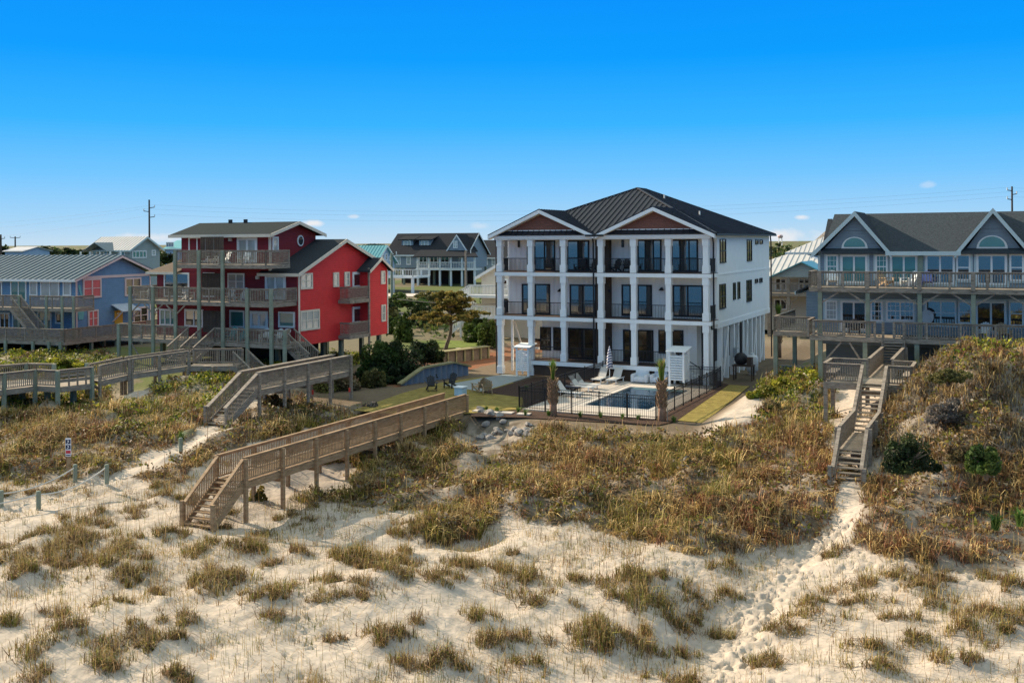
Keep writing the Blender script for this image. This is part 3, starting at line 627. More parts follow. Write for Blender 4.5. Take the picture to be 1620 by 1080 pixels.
    for i in range(1, len(ys) - 1, 2): MB().bar((W + .06, ys[i] + .2, .3), (W + .06, ys[i+1] - .05, z2 - .75), .09, .05).put('brace', M_WHITE, r)
    for x, y in ((.25, 5.5), (2.5, 5.5), (.25, 10), (2.5, 10), (.25, 18.5), (2.7, 18.5)): MB().box(x - .16, x + .16, y - .16, y + .16, -.1, z2 - .27).put('pier', M_WHITE, r)
    for s in (-1, 1): MB().bar((1.45 + s*.95, 1.9, z2 - .6), (1.45 + s*.3, 1.9, 1.9), .14, .1).put('brace', M_SOFFIT, r)
    MB().box(.4, 2.6, 1.84, 1.96, 1.75, 1.9).put('brace', M_WHITE, r); MB().box(1.3-1.05, 1.3-.9, 1.8, 2.0, 0, z2 - .28).put('pier', M_WHITE, r)
    # roof: a hip with two front gables
    o = .45; hz = .43; cx = W / 2; zr = ze + hz * (cx + o); x0, x1, y0, y1 = -o, W + o, -.2, D + o; run = cx + o
    A, B_, C_, D_ = (x0, y0, ze), (x1, y0, ze), (x1, y1, ze), (x0, y1, ze); E_, F_ = (cx, y0 + run, zr), (cx, y1 - run, zr)
    m = MB()
    for q in ((A, B_, E_), (B_, C_, F_, E_), (C_, D_, F_), (D_, A, E_, F_)): m.poly(q)
    m.poly([(x0, y0, ze - .01), (x0, y1, ze - .01), (x1, y1, ze - .01), (x1, y0, ze - .01)])
    def seams(P0, P1, Q, nrm, stp):                   # ribs running straight up a plane whose eave is P0-P1 and whose apex edge is limited by 45 degree hips
        n = int((Vector(P1) - Vector(P0)).length / stp)
        for i in range(1, n):
            f = i / n; e = Vector(P0).lerp(Vector(P1), f); L = (Vector(P1) - Vector(P0)).length; d = min(f*L, (1-f)*L, run)
            m.bar(e + Vector((0, 0, .03)), e + Vector(nrm) * d + Vector((0, 0, hz*d + .03)), .06, .07)
    seams(A, B_, E_, (0, 1, 0), .42); seams(B_, C_, F_, (-1, 0, 0), .42); seams(D_, A, E_, (1, 0, 0), .42)
    for p, q in ((E_, B_), (E_, A), (E_, F_), (F_, C_)): m.bar(Vector(p) + Vector((0, 0, .05)), Vector(q) + Vector((0, 0, .05)), .2, .06)
    ro = m.put('roof', M_BROOF, r)
    for g0, g1 in ((x0 - .02, cx - .12), (cx - .02, x1 + .02)):
        gx = (g0 + g1)/2; gz = ze + .44 * (gx - g0); b = y0 + (gz - ze)/hz + .6
        gable_roof(g0, g1, -.62, b, ze + .02, gz + .02, 'y', .05, seam=.42).put('gable_roof', M_BROOF, ro)
        k = .78; MB().extr([(g0 + k*1.9, -.12, ze + .38), (g1 - k*1.9, -.12, ze + .38), (gx, -.12, gz - .28)], (0, .1, 0)).put('gable_shingles', M_SHINGLE, ro)
        MB().extr([(g0 + .3, -.1, ze + .05), (g1 - .3, -.1, ze + .05), (gx, -.1, gz - .05)], (0, .08, 0)).put('gable_wall', M_WHITE, ro)
        rake(g0, g1, -.62, ze - .03, gz - .03, w=.24).put('barge_board', M_WHITE, ro)
        MB().extr([(g0, -.62, ze - .3), (gx, -.62, gz - .3), (gx, -.62, gz - .2), (g0, -.62, ze - .2)], (0, .5, 0)).extr([(g1, -.62, ze - .3), (gx, -.62, gz - .3), (gx, -.62, gz - .2), (g1, -.62, ze - .2)], (0, .5, 0)).put('soffit', M_SOFFIT, ro)
        s_ = MB().extr([(g0 + .35, -.55, ze + .0), (g0 + .35, -.13, ze + .0), (g0 + .35, -.13, ze + .34)], (g1 - g0 - .7, 0, 0))
        for i in range(18): xx = g0 + .5 + i * (g1 - g0 - 1)/17; s_.bar((xx, -.56, ze + .03), (xx, -.13, ze + .37), .04, .05)
        s_.put('skirt_roof', M_BROOF, ro); MB().box(g0 + k*1.7, g1 - k*1.7, -.15, -.1, ze + .33, ze + .39).put('ledge_trim', M_WHITE, ro)
    MB().box(x0, x1, -.4, -.3, ze - .2, ze - .02).put('fascia', M_WHITE, r); MB().box(x1 - .02, x1 + .1, y0, y1, ze - .13, ze + .02).put('gutter', M_BLACK, r)
    for x, y, zb, k in ((cx - .25, -.46, .9, .3), (W + .28, -.3, .3, .0), (-.14, -.02, .0, 0), (W + .1, D + .15, 0, 0)):
        MB().tube([(x + k*.2, y - .1, ze - .02), (x + k*.1, y - .1, ze - .25), (x, y + .1, ze - .6), (x, y + .1, zb)], .06, 8).put('downspout', M_BLACK, r)
    MB().box(cx - .75, cx + .65, -.72, -.6, ze - .12, ze + .02).put('gutter', M_BLACK, r)
    for x, y in ((W*.82, 8), (W*.62, 9.5)): MB().tube([(x, y, ze + hz*(W + o - x) - .1), (x, y, ze + hz*(W + o - x) + .35)], .06, 8).put('vent_pipe', M_TRIM, r)
    # side entrance steps with handrail
    st = MB()
    for i in range(6): st.box(W - 2.4 + i*.28, W - 2.12 + i*.28, .5, P - .1, 0, 1.0 - i*.17)
    st.put('steps', M_WHITE, r); MB().bar((W - 2.5, .5, 2.0), (W - .9, .5, 1.1), .05).bar((W - 2.5, .5, 2.0), (W - 2.5, .5, 1.1), .05).bar((W - .9, .5, 1.1), (W - .9, .5, 0), .05).put('handrail', M_BLACK, r)
    return r
white_house()
# ================================================================ THE RED HOUSE
M_RED = mat('bright_red_lap_siding', (.60,.03,.032), .65, .08, 2, lap=('Z', .17, .025)); M_MAROON = mat('maroon_lap_siding', (.20,.018,.024), .65, .1, 2, lap=('Z', .17, .025))
M_GROOF = mat('grey_asphalt_shingles', (.036,.044,.045), .95, .35, 14, spec=.03); M_DROOF = mat('dark_asphalt_shingles', (.04,.046,.052), .95, .35, 14, spec=.03); M_TROOF = mat('tan_asphalt_shingles', (.16,.13,.10), .95, .3, 14, spec=.03)
M_BEIGE = mat('beige_trim', (.62,.56,.46), .6, .06)
def deck(root, x0, x1, y0, y1, z, m=None, rim=None, name='deck', side='x'):
    o = MB().box(x0, x1, y0, y1, z - .06, z).put(name, m or M_DECKG, root)
    b = MB(); h = .28; b.box(x0, x1, y0 - .05, y0, z - h, z - .005); b.box(x0 - .05, x0, y0, y1, z - h, z - .005); b.box(x1, x1 + .05, y0, y1, z - h, z - .005)
    n = max(2, int((x1 - x0) / .8))
    for i in range(1, n): xx = x0 + (x1-x0)*i/n; b.box(xx - .03, xx + .03, y0 + .01, y1 - .01, z - .26, z - .065)
    b.put('joists', rim or M_GREYW, o); return o
def french(root, F, c, r, g=None, plane='y'):
    return win_px(root, F, plane, c, r, fm=M_TRIM, gm=g or M_PALE, nx=2, fw=.22, name='french_door')
RF = Frame(472, 480, 72, TH)
def red_house():
    F = RF; r = house('beach_house', 'bright red and maroon house with three tiers of grey wooden decks', F)
    D = F.side(611, 470)[0]; ze = F.side(472, 430)[1]; ya, za = F.side(541.5, 379.5); zb = 2.7
    xl = F.front(248, 450)[0]; xu0, xu1 = F.front(287, 390)[0], F.front(427.5, 390)[0]; xw = F.front(424, 430)[0] - .6
    zu = F.front(350, 369)[1]
    MB().box(xl, -.06, .03, D - .05, zb + .03, ze - .05).put('wall', M_MAROON, r)
    MB().extr([(-.06, .0, zb), (-.06, D, zb), (-.06, D, ze), (-.06, ya, za), (-.06, 0, ze)], (.06, 0, 0)).put('gable_wall', M_RED, r)
    # upper storey
    yu, zua = F.side(464.4, 351.5, xu1); yr = yu * 2; 
    MB().box(xu0, xu1, 0, yr, ze - .04, zu).put('upper_wall', M_MAROON, r); MB().extr([(xu1 - .1, 0, zu), (xu1 - .1, yr, zu), (xu1 - .1, yu, zua - .12)], (.101, 0, 0)).put('upper_gable', M_MAROON, r)
    ro = gable_roof(xu0 - .7, xu1 + .55, -.6, yr + .6, zu - .12, zua + .05, 'x', .1).put('roof', M_GROOF, r)
    rake(-.6, yr + .6, xu1 + .55, zu - .1, zua + .05, axis='x', w=.22).put('barge_board', M_BEIGE, ro); MB().box(xu0 - .7, xu1 + .55, -.66, -.6, zu - .32, zu - .1).put('fascia', M_BEIGE, ro)
    for px in (366, 390): x, _ = F.front(px, 355, yu); MB().box(x - .12, x + .12, yu - .2, yu, zua, zua + .28).put('vent_pipe', M_DROOF, ro)
    MB().box(xu1 - .14, xu1 + .02, -.02, .1, ze, zu - .1).put('corner_trim', M_BEIGE, r)
    # wing roof, lower left roof
    w = gable_roof(xw, .4, -.45, D + .45, ze - .12, za + .06, 'x', .12, ridge=ya).put('wing_roof', M_DROOF, r)
    rake(-.45, D + .45, .4, ze - .1, za + .06, r=ya, axis='x', w=.24).put('barge_board', M_BEIGE, w); MB().box(xw, .4, -.52, -.45, ze - .32, ze - .1).put('fascia', M_BEIGE, w)
    m = MB(); a, b, c_, d = (xl - .6, -.5, ze - .1), (xu0 + .02, -.5, ze - .1), (xu0 + .02, 5.2, ze + 2.0), (xl + 1.6, 4.6, ze + 1.75); m.slab([a, b, c_, d], .1); m.slab([(xl - .6, -.5, ze - .1), (xl + 1.6, 4.6, ze + 1.75), (xl + 1.6, 5.5, ze + 1.75), (xl - .6, 10, ze - .1)], .1).put('hip_roof', M_TROOF, r)
    MB().box(xl - .6, xu0, -.56, -.5, ze - .28, ze - .1).put('fascia', M_BEIGE, r)
    for y in (.0, D): MB().box(.0, .05, y - (.02 if y == 0 else .14), y + (.14 if y == 0 else .02), zb, ze - .15).put('corner_trim', M_BEIGE, r)
    # side bay with its own little gable and the two side balconies
    y0, y1 = F.side(577, 480, .5)[0], F.side(613, 480, .9)[0]; bz = F.side(577, 426, .9)[1]; bt = F.side(598.4, 409, .9)[1]; bz0 = F.side(590, 531, .9)[1]
    MB().box(0, .9, y0, y1, bz0, bz).extr([(0, y0, bz), (0, y1, bz), (0, (y0+y1)/2, bt)], (.9, 0, 0)).put('bay', M_RED, r)
    b = gable_roof(-2.2, 1.25, y0 - .35, y1 + .35, bz - .12, bt + .08, 'x', .1).put('bay_roof', M_DROOF, r); rake(y0 - .35, y1 + .35, 1.25, bz - .1, bt + .08, axis='x', w=.2).put('barge_board', M_BEIGE, b)
    for y in (y0, y1): MB().box(.89, .94, y - .06, y + .06, bz0, bz - .1).put('corner_trim', M_BEIGE, r)
    yb = F.side(540.5, 480, .3)[0]
    for py in (474, 530):
        z = F.side(557, py, .9)[1]; k = deck(r, .02, 1.0, yb, y0 - .02, z, name='balcony'); rail_mb([(.1, yb + .05, z), (.95, yb + .05, z), (.95, y0 - .08, z)], .95, .13, .04, (.12, .04), 0).put('railing', M_GREYW, k)
    MB().box(.93, 1.05, y0 - .2, y0 - .06, .4, F.side(557, 425, .9)[1]).put('post', M_GREYW, r)
    for q, n in (((474.8,432,494,457.4),2),((526.7,430.7,535.6,453.9),1),((544.4,430,552.7,453),1),((474.8,490,505,522),3)): win_px(r, F, 'x', 0, q, fm=M_BEIGE, gm=M_PALE, nx=n, nz=2, fw=.13)
    for q in ((557,430,572,455.5),(557,484.7,572,512)): win_px(r, F, 'x', 0, q, fm=M_TRIM, gm=M_GLASS, nx=1, fw=.2, name='door')
    for q in ((602,428.4,608.7,449.4),(602.8,481.7,609.6,508.4)): win_px(r, F, 'x', .9, q, fm=M_BEIGE, gm=M_PALE, nx=1, nz=2, fw=.12)
    win_px(r, F, 'x', xu1, (430.4,374.4,439.9,398.7), fm=M_TRIM, gm=M_PALE, nx=1, nz=2, fw=.13)
    yy, zz = F.side(474.8, 380.8, xu1); t = [(math.cos(i*math.pi/10), math.sin(i*math.pi/10)) for i in range(20)]
    o = MB().extr([(xu1 + .002, yy + .38*a, zz + .42*b) for a, b in t], (.06, 0, 0)).put('round_window', M_TRIM, r); MB().extr([(xu1 + .05, yy + .27*a, zz + .31*b) for a, b in t], (.03, 0, 0)).put('pane', M_GLASS, o)
    # front doors and windows
    for q, n, g in (((299,374.4,340,414.4),3,M_TEAL),((260,431,300,470),2,M_GLASS),((253,488.5,279,515),3,M_TEAL),((292.6,489,322,517),2,M_GLASS),((322,431,340,470),1,M_GLASSD)): win_px(r, F, 'y', .03, q, fm=M_TRIM, gm=g, nx=n, fw=.13, name='sliding_door')
    for q in ((375.6,375,407.6,415.3),(420,434,452.6,473.7),(396,492,424.4,519.6)): french(r, F, .02, q)
    for q, n, g in (((360.7,432,387.4,458),2,M_PALE),((363.7,490.6,387.4,518),1,M_TEAL),((441,493,466.8,518),1,M_TEAL)): win_px(r, F, 'y', .03, q, fm=M_TRIM, gm=g, nx=n, nz=2 if n == 2 else 1, fw=.12)
    for px, py in ((365,376),(408,436)):
        x, z = F.front(px, py + 3, 0); MB().box(x - .14, x + .14, -.12, .03, z - .12, z + .12).put('wall_lamp', M_BEIGE, r)
    # decks
    yd = -2.6; d1 = 3.05; d2 = F.front(330, 477.5, yd)[1]; d3 = F.front(350, 418.5, yd)[1]
    X = lambda px: F.front(px, 500, yd)[0]
    k1 = deck(r, X(189), X(452), yd, -.02, d1); k2 = deck(r, X(207.5), X(431), yd, -.02, d2); k3 = deck(r, X(278.5), X(421), yd, -.02, d3)
    rail_mb([(X(207.5), -.1, d2), (X(207.5), yd, d2), (X(431), yd, d2), (-.1, -.1, d2)], 1.0, .14, .042, (.15, .04), 2.0).put('railing', M_GREYW, k2)
    rail_mb([(X(278.5), -.1, d3), (X(278.5), yd, d3), (X(421), yd, d3), (X(421), -.1, d3)], 1.0, .14, .042, (.15, .04), 2.0).put('railing', M_GREYW, k3)
    for a, b in ((189, 297), (340, 452)): rail_mb([(X(a), -.1 if a == 189 else yd, d1), (X(a), yd, d1), (X(b), yd, d1)] + ([(X(452) + .0, -.1, d1)] if b == 452 and False else []), 1.0, .14, .042, (.15, .04), 2.0).put('railing', M_GREYW, k1)
    rail_mb([(X(452), yd, d1), (.2, -1.2, d1)], 1.0, .14, .042, (.15, .04), 0).put('railing', M_GREYW, k1)
    for px in (189.5, 208, 244, 279.5, 317, 354.5, 393, 431, 452):
        x = X(px); zt = d3 + 1.02 if 278 < px < 360 else (d1 + 1 if px in (189.5, 452) else d2 + 1.02)
        MB().box(x - .13, x + .13, yd - .19, yd - .055, -.4, zt).put('post', M_GREENW, r)
    for x in (xl + .3, xl + 4, xl + 8, xl + 11.5, -.4):
        for y in (.3, D - .5, D/2): MB().box(x - .15, x + .15, y - .15, y + .15, -.3, zb + .04).put('stilt', M_GREENW, r)
    for px, s in ((244, 1), (244, -1), (279.5, 1), (279.5, -1), (208, 1)): x = X(px); MB().bar((x, yd - .1, d2 - 1.0), (x + s*.9, yd - .1, d2 - .3), .08).put('brace', M_GREYW, r)
    for a, b in ((208, 244), (279, 244)): MB().bar((X(a), yd - .1, d1 - .3), (X((a+b)/2), yd - .1, d1 - 1.7), .08).put('brace', M_GREYW, r)
    for q, y in (((317,374.5,354,400),-1.5),((319,432,352,459),-1.5),((321,491.5,352,517),-1.5)):   # slatted privacy screens
        a0, a1, s0, s1 = rect_px(F, 'y', y, q); m = MB(); n = 14
        for i in range(n): xx = a0 + (a1-a0)*(i+.5)/n; m.box(xx - .055, xx + .055, y - .02, y + .02, s0 - .4, s1)
        m.box(a0, a1, y + .021, y + .06, s0, s0 + .1); m.box(a0, a1, y + .021, y + .06, s1 - .15, s1 - .05); m.put('privacy_screen', mat('brown_grey_slats', (.085,.065,.05), .85, .3), r)
    MB().box(xl + .5, -.6, 3.0, 3.1, -.2, zb).put('underfloor_panel', mat('dark_brown_panel', (.045,.032,.025), .9), r)  # solid dark panel closing off the space below the floor
    # stairs: a double flight to the lower walkway and one at the right-hand end
    m = MB(); n = 7
    for i in range(n): m.box(X(300), X(338), yd - .3*(i+1), yd - .3*i - .02, d1 - .17*(i+1) - .05, d1 - .17*(i+1))
    for px in (299, 319, 339): m.bar((X(px), yd, d1 + .95), (X(px), yd - .3*n, d1 + .95 - .17*n), .1, .08); m.bar((X(px), yd, d1 - .1), (X(px), yd - .3*n, d1 - .1 - .17*n), .06, .26)
    for px in (299, 319, 339):
        for i in range(1, 14): y = yd - .3*n*i/14; zz = d1 - .17*n*i/14; m.box(X(px) - .02, X(px) + .02, y - .02, y + .02, zz, zz + .93)
    m.put('stairs', M_GREYW, r)
    m = MB()
    for i in range(8): m.box(.35 + .26*i, .6 + .26*i, -2.0, -.9, d1 - .19*(i+1) - .05, d1 - .19*(i+1))
    for y in (-2.0, -.9): 
        m.bar((.3, y, d1 + .95), (2.5, y, d1 - .6), .09); m.bar((.3, y, d1 - .12), (2.5, y, d1 - 1.72), .06, .24)
        for i in range(1, 14): m.box(.3 + 2.2*i/14 - .02, .3 + 2.2*i/14 + .02, y - .02, y + .02, d1 - 1.6*i/14, d1 + .95 - 1.55*i/14)
    m.put('stairs', M_GREYW, r)
    return dict(d1=d1, d2=d2, d3=d3, X=X, yd=yd)
RD = red_house()
# ================================================================ THE BLUE HOUSE
M_BLUE = mat('blue_lap_siding', (.135,.245,.37), .65, .08, 2, lap=('Z', .17, .025)); M_BROOF2 = mat('blue_grey_metal_roof', (.12,.16,.175), .4, .1, 1, spec=.5); M_PINKT = mat('pale_pink_trim', (.66,.52,.47), .6, .06)
BF = Frame(120, 480, 85, 20)
def blue_house():
    F = BF; r = house('beach_house', 'blue house with ribbed metal roof, coral blinds and a yellow side door', F)
    xl = -24.0; D = F.side(238, 470)[0]; ze = F.side(120, 440)[1]; ya, za = F.side(186, 404.6); zb = 1.9
    MB().box(xl, 0, 0, D, zb, ze).extr([(-.2, 0, ze), (-.2, D, ze), (-.2, ya, za)], (.2, 0, 0)).put('wall', M_BLUE, r)
    ro = gable_roof(xl, .5, -.6, 2*ya + .6, ze - .12, za + .05, 'x', .08, seam=.62, sw=.10).put('roof', M_BROOF2, r)
    rake(-.6, 2*ya + .6, .5, ze - .1, za + .05, axis='x', w=.22).put('barge_board', M_PINKT, ro); MB().box(xl, .5, -.66, -.6, ze - .3, ze - .1).put('fascia', M_TRIM, ro)
    MB().box(0, .05, -.02, .14, zb, ze - .12).put('corner_trim', M_PINKT, r); MB().box(0, .05, D - .12, D + .02, zb, ze - .12).put('corner_trim', M_PINKT, r); MB().box(.002, .06, .15, D - .14, ze - .1, ze + .12).put('gable_band', M_PINKT, r)
    for q, g in (((130.6,440.7,159.6,471.3),M_CORAL),((197,439,222.6,467.6),M_GLASSD),((138.5,490,155,517.4),M_CORAL),((210,485,233.6,512),M_GLASSD)): win_px(r, F, 'x', 0, q, fm=M_PINKT, gm=g, nx=2, nz=2, fw=.14, out=.09)
    y0, y1, z0, z1 = rect_px(F, 'x', 0, (181,490.7,193.6,514.5)); d = MB().box(0, .06, y0, y1, z0, z1).put('door', M_YELLOW, r); MB().box(.061, .09, y0 + .2, y1 - .2, z0 + 1.0, z1 - .2).put('pane', M_GLASSD, d)
    y0, y1, z0, z1 = rect_px(F, 'x', 0, (176,482,206,492)); a = MB().slab([(0, y0, z1 + .1), (0, y1, z1 + .1), (1.2, y1, z0 + .1), (1.2, y0, z0 + .1)], .07).put('awning', mat('pale_awning', (.5,.55,.58), .5), r)
    for y in (y0 + .1, y1 - .1): MB().bar((.03, y, z0 - .9), (1.1, y, z0 - .02), .09).put('bracket', M_PINKT, a)
    # painted sea creatures cut out of board
    for pts, nm in ((((123,452),(126,450),(128,460),(131,470),(134,476),(131,475),(126,464)), 'painted_cutout'), (((124,485),(131,483.5),(133,488),(132,500),(131,505),(124,506),(122.5,495)), 'painted_cutout'), (((137,486),(140,488),(144,485),(142,490),(143,494),(139,491.5)), 'painted_cutout')):
        MB().extr([(.01, *F.side(px, py, 0)) for px, py in pts], (.04, 0, 0)).put(nm, mat('teal_paint', (.16,.42,.42), .6), r)
    yd = -2.2
    for q, n, g in (((17,443,42.5,476),2,M_TEAL),((47,443,60,468),1,M_PALE),((64.5,443,94.5,474),2,M_PALE),((100,443,113,468),1,M_PALE),((-20,445,4,476),2,M_GLASSD),((0,494,16,520),2,M_GLASSD),((60,492,82,522),2,M_TEAL),((88,494,100,512),1,M_GLASSD),((20,494,40,520),1,M_TEAL)): win_px(r, F, 'y', 0, q, fm=M_TRIM, gm=g, nx=n, fw=.13, name='sliding_door')
    X = lambda px: F.front(px, 500, yd)[0]
    d2 = F.front(60, 487, yd)[1]; d1 = F.front(60, 536, yd)[1]
    k2 = deck(r, xl, X(118), yd, -.02, d2); rail_mb([(xl, yd, d2), (X(34), yd, d2)], 1.0, .14, .042, (.14, .04), 2).put('railing', M_GREYW, k2); rail_mb([(X(48), yd, d2), (X(118), yd, d2), (X(118), -.1, d2)], 1.0, .14, .042, (.14, .04), 2).put('railing', M_GREYW, k2)
    m = MB(); n = 13; xa, xb = X(34), X(74)
    for i in range(n): x = xa + (xb-xa)*i/n; m.box(x, x + .28, yd - 1.1, yd - .06, d2 - (d2-d1)*(i+1)/n - .05, d2 - (d2-d1)*(i+1)/n)
    for y in (yd - 1.1, yd - .1):
        m.bar((xa, y, d2 + .95), (xb, y, d1 + .95), .1); m.bar((xa, y, d2 - .1), (xb, y, d1 - .05), .06, .25)
        for i in range(1, 26): x = xa + (xb-xa)*i/26; zz = d2 - (d2-d1)*i/26; m.box(x - .02, x + .02, y - .02, y + .02, zz, zz + .93)
    m.put('stairs', M_GREYW, r)
    k1 = deck(r, xl, X(122), yd - 1.4, -.02, d1); rail_mb([(xl, yd - 1.4, d1), (X(122), yd - 1.4, d1), (X(122), -.1, d1)], 1.0, .13, .05, (.14, .04), 2).put('railing', M_GREYW, k1)
    for px in (-30, -5, 32, 75, 100, 118): x = X(px); MB().box(x - .12, x + .12, yd - 1.6, yd - 1.46, -.4, d1 - .01).put('post', M_GREENW, r); MB().box(x - .11, x + .11, yd - .17, yd - .06, d1, d2 + 1.0).put('post', M_GREENW, r)
    # side walkway along the gable wall at the lower deck's level
    z = d1 - .1; ks = deck(r, .1, 1.7, -3.4, D + 1.0, z, name='side_deck'); rail_mb([(1.65, -3.4, z), (1.65, D + 1.0, z)], 1.0, .13, .05, (.14, .04), 2).put('railing', M_GREYW, ks)
    for y in (-3, 0, 3, 6, 9):
        for x in (.2, 1.6): MB().box(x - .12, x + .12, y - .12, y + .12, -.3, z - .29).put('stilt', M_GREENW, r)
    for x in range(-22, 0, 4):
        for y in (.3, D - .4): MB().box(x - .15, x + .15, y - .15, y + .15, -.3, zb + .02).put('stilt', M_GREENW, r)
    MB().box(xl, -.3, 3.0, 3.1, -.3, zb).put('underfloor_panel', mat('dark_brown_panel', (.045,.032,.025), .9), r)  # plain dark panel set back among the stilts
    return dict(d1=d1, d2=d2, X=X, yd=yd)
BD = blue_house()
# ================================================================ THE GREY HOUSE
M_SLATE = mat('slate_blue_lap_siding', (.19,.245,.29), .65, .08, 2, lap=('Z', .2, .03)); M_AQUA = mat('pale_aqua_trim', (.46,.56,.57), .6, .05)
M_CROOF = mat('charcoal_shingles', (.05,.06,.068), .95, .4, 10, spec=.03); M_CROOF2 = mat('charcoal_gable_shingles', (.045,.052,.06), .95, .35, 12, spec=.03)
GF = Frame(1295, 450, 64, TH)
def grey_house():
    F = GF; r = house('beach_house', 'slate blue house with twin white trimmed gables and long grey decks', F)
    X0 = lambda px, py=450: F.front(px, py, 0)[0]
    xr = 21.5; D = 9.5; ze = F.front(1460, 396, 0)[1]; zb = 3.5; xa0, xa1, xg1 = -.3, X0(1410.5, 395), X0(1353.6, 336)
    xg0 = X0(1295); za = F.front(1353.6, 336, 0)[1]; xb0 = X0(1512, 395); xbp, zbp = F.front(1571, 331, 0); xb1 = 2*xbp - xb0
    MB().box(xg0, xr, 0, D, zb, ze).put('wall', M_SLATE, r)
    zr = F.front(1465, 336.5, 4.6)[1]; yr = 4.6
    ro = gable_roof(xg0 + .3, xr + .5, -.5, 2*yr + .5, ze - .1, zr, 'x', .12).put('roof', M_CROOF, r)
    MB().box(xa1 - .3, xb0 + .3, -.58, -.505, ze - .3, ze - .06).put('fascia', M_AQUA, ro)
    for a0, a1, pk, zp in ((xa0, xa1, xg1, za), (xb0, xb1, xbp, zbp)):
        MB().extr([(a0 + .35, -.03, ze - .25), (a1 - .35, -.03, ze - .25), (pk, -.03, zp - .2)], (0, .2, 0)).put('gable_wall', M_SLATE, ro)
        gable_roof(a0 - .05, a1 + .05, -.5, 4.4, ze - .22, zp + .06, 'y', .12, ridge=pk).put('gable_roof', M_CROOF2, ro)
        rake(a0 - .05, a1 + .05, -.5, ze - .2, zp + .05, r=pk, w=.3).put('barge_board', M_AQUA, ro)
        k = .8; MB().extr([(pk - k, -.08, zp - k*1.02 - .3), (pk + k, -.08, zp - k*1.02 - .3), (pk, -.08, zp - .3)], (0, .05, 0)).put('gable_vent', M_SLATE, ro)
    MB().box(xg0 - .02, xg0 + .12, -.05, -.0, zb, ze - .3).put('corner_trim', M_AQUA, r)
    for c, w_ in ((1352, 21), (1569.5, 25)):
        x, z = F.front(c, 393, -.03); hw = F.front(c + w_, 393, -.03)[0] - x; t = [(math.cos(i*math.pi/14), math.sin(i*math.pi/14)) for i in range(15)]
        o = MB().extr([(x + hw*a, -.1, z + hw*.92*b) for a, b in t], (0, .07, 0)).put('half_round_window', M_TRIM, r); hw -= .15; MB().extr([(x + hw*a, -.13, z + .1 + hw*.88*b) for a, b in t], (0, .04, 0)).put('pane', M_TEAL, o)
    for q, n, g in (((1330,402.8,1372.5,448),2,M_TEAL),((1408.3,402.8,1451.7,449),2,M_TEAL),((1463.9,402,1511,450),2,M_GLASS),((1544.4,401.7,1593.3,451),2,M_GLASS),((1330,475.6,1371.7,522),2,M_GLASSD),((1543.3,476,1592.5,525.6),2,M_GLASSD),((1646,401,1690,452),2,M_GLASS)): win_px(r, F, 'y', 0, q, fm=M_TRIM, gm=g, nx=n, fw=.13, name='sliding_door', trim=M_AQUA)
    for q, n, g, gr in (((1307,402.8,1325.8,440),1,M_TEAL,3),((1385,402.8,1404.4,440.8),1,M_TEAL,3),((1512.8,402,1535.6,444),1,M_GLASS,0),((1597,401.7,1620,444.7),1,M_GLASS,0),((1305.6,475,1325,506),1,M_PALE,3),((1377,476,1396.7,508),1,M_GLASS,3),((1402,476,1447,507.5),2,M_GLASS,3),((1464,475,1513.3,514),2,M_GLASS,0),((1515.6,476,1537.8,512),1,M_GLASS,0),((1596,476,1620,516),1,M_GLASS,0)):
        win_px(r, F, 'y', 0, q, fm=M_TRIM, gm=g, nx=n, nz=2, fw=.1, grid=gr, trim=M_AQUA)
    yd = -2.6; d1 = F.front(1300, 531, yd)[1]; d2 = F.front(1300, 454, yd)[1]
    X = lambda px: F.front(px, 500, yd)[0]
    k2 = deck(r, -.1, xr, yd, -.02, d2); rail_mb([(-.1, -.1, d2), (-.1, yd, d2), (xr, yd, d2)], .95, .15, .045, (.15, .04), 2.0, .12).put('railing', M_GREYW, k2)
    k1 = deck(r, -.1, xr, yd, -.02, d1)
    for a, b in ((1287, 1384), (1414, 1690)): rail_mb([(X(a), yd, d1), (X(b), yd, d1)], .95, .15, .045, (.15, .04), 2.0, .12).put('railing', M_GREYW, k1)
    kl = deck(r, -2.7, -.16, -.6, 6, d1, name='side_deck'); rail_mb([(-2.65, 6, d1), (-2.65, -.55, d1), (-.2, -.55, d1), (-.2, yd, d1)], .95, .15, .045, (.15, .04), 1.8, .12).put('railing', M_GREYW, kl)
    for px in (1297, 1372.5, 1455, 1540, 1630): x = X(px); MB().box(x - .12, x + .12, yd + .03, yd + .27, d1, d2 - .07).put('post', M_GREENW, r); MB().box(x - .12, x + .12, yd - .18, yd - .06, d2 - .1, d2 + .95).put('post', M_GREYW, r)
    MB().box(X0(1455) - .1, X0(1455) + .2, -.2, -.05, d2 + .01, ze - .35).put('post', M_GREENW, r)
    for px in (1297, 1372.5, 1455, 1540, 1630):
        x = X(px)
        for s in (-1, 1):
            if px != 1297 or s > 0: MB().bar((x, yd + .15, d2 - 1.0), (x + s*1.1, yd + .15, d2 - .3), .09).put('brace', M_GREYW, r)
    for px in (1297, 1368, 1450, 1520, 1600): x = X(px); MB().box(x - .13, x + .13, yd + .02, yd + .28, 0, d1 - .07).put('post', M_GREENW, r)
    for a, b in ((1300, 1330), (1366, 1343)): MB().bar((X(a), yd + .1, d1 - 1.7), (X(b), yd + .1, d1 - .35), .1).put('brace', M_GREYW, r)
    for x, y in ((-2.6, -.5), (-2.6, 5.8), (-.3, -.5)): MB().box(x - .13, x + .13, y - .13, y + .13, -.3, d1 - .29).put('post', M_GREENW, r)
    MB().box(.4, xr, .2, D, .2, zb + .01).put('lower_wall', mat('sage_lap_siding', (.135,.165,.16), .7, .08, 2, lap=('Z', .2, .025)), r); MB().box(-2.5, .35, .15, .25, -.2, 2.0).put('privacy_wall', mat('sage_lap_siding', (.135,.165,.16)), r)
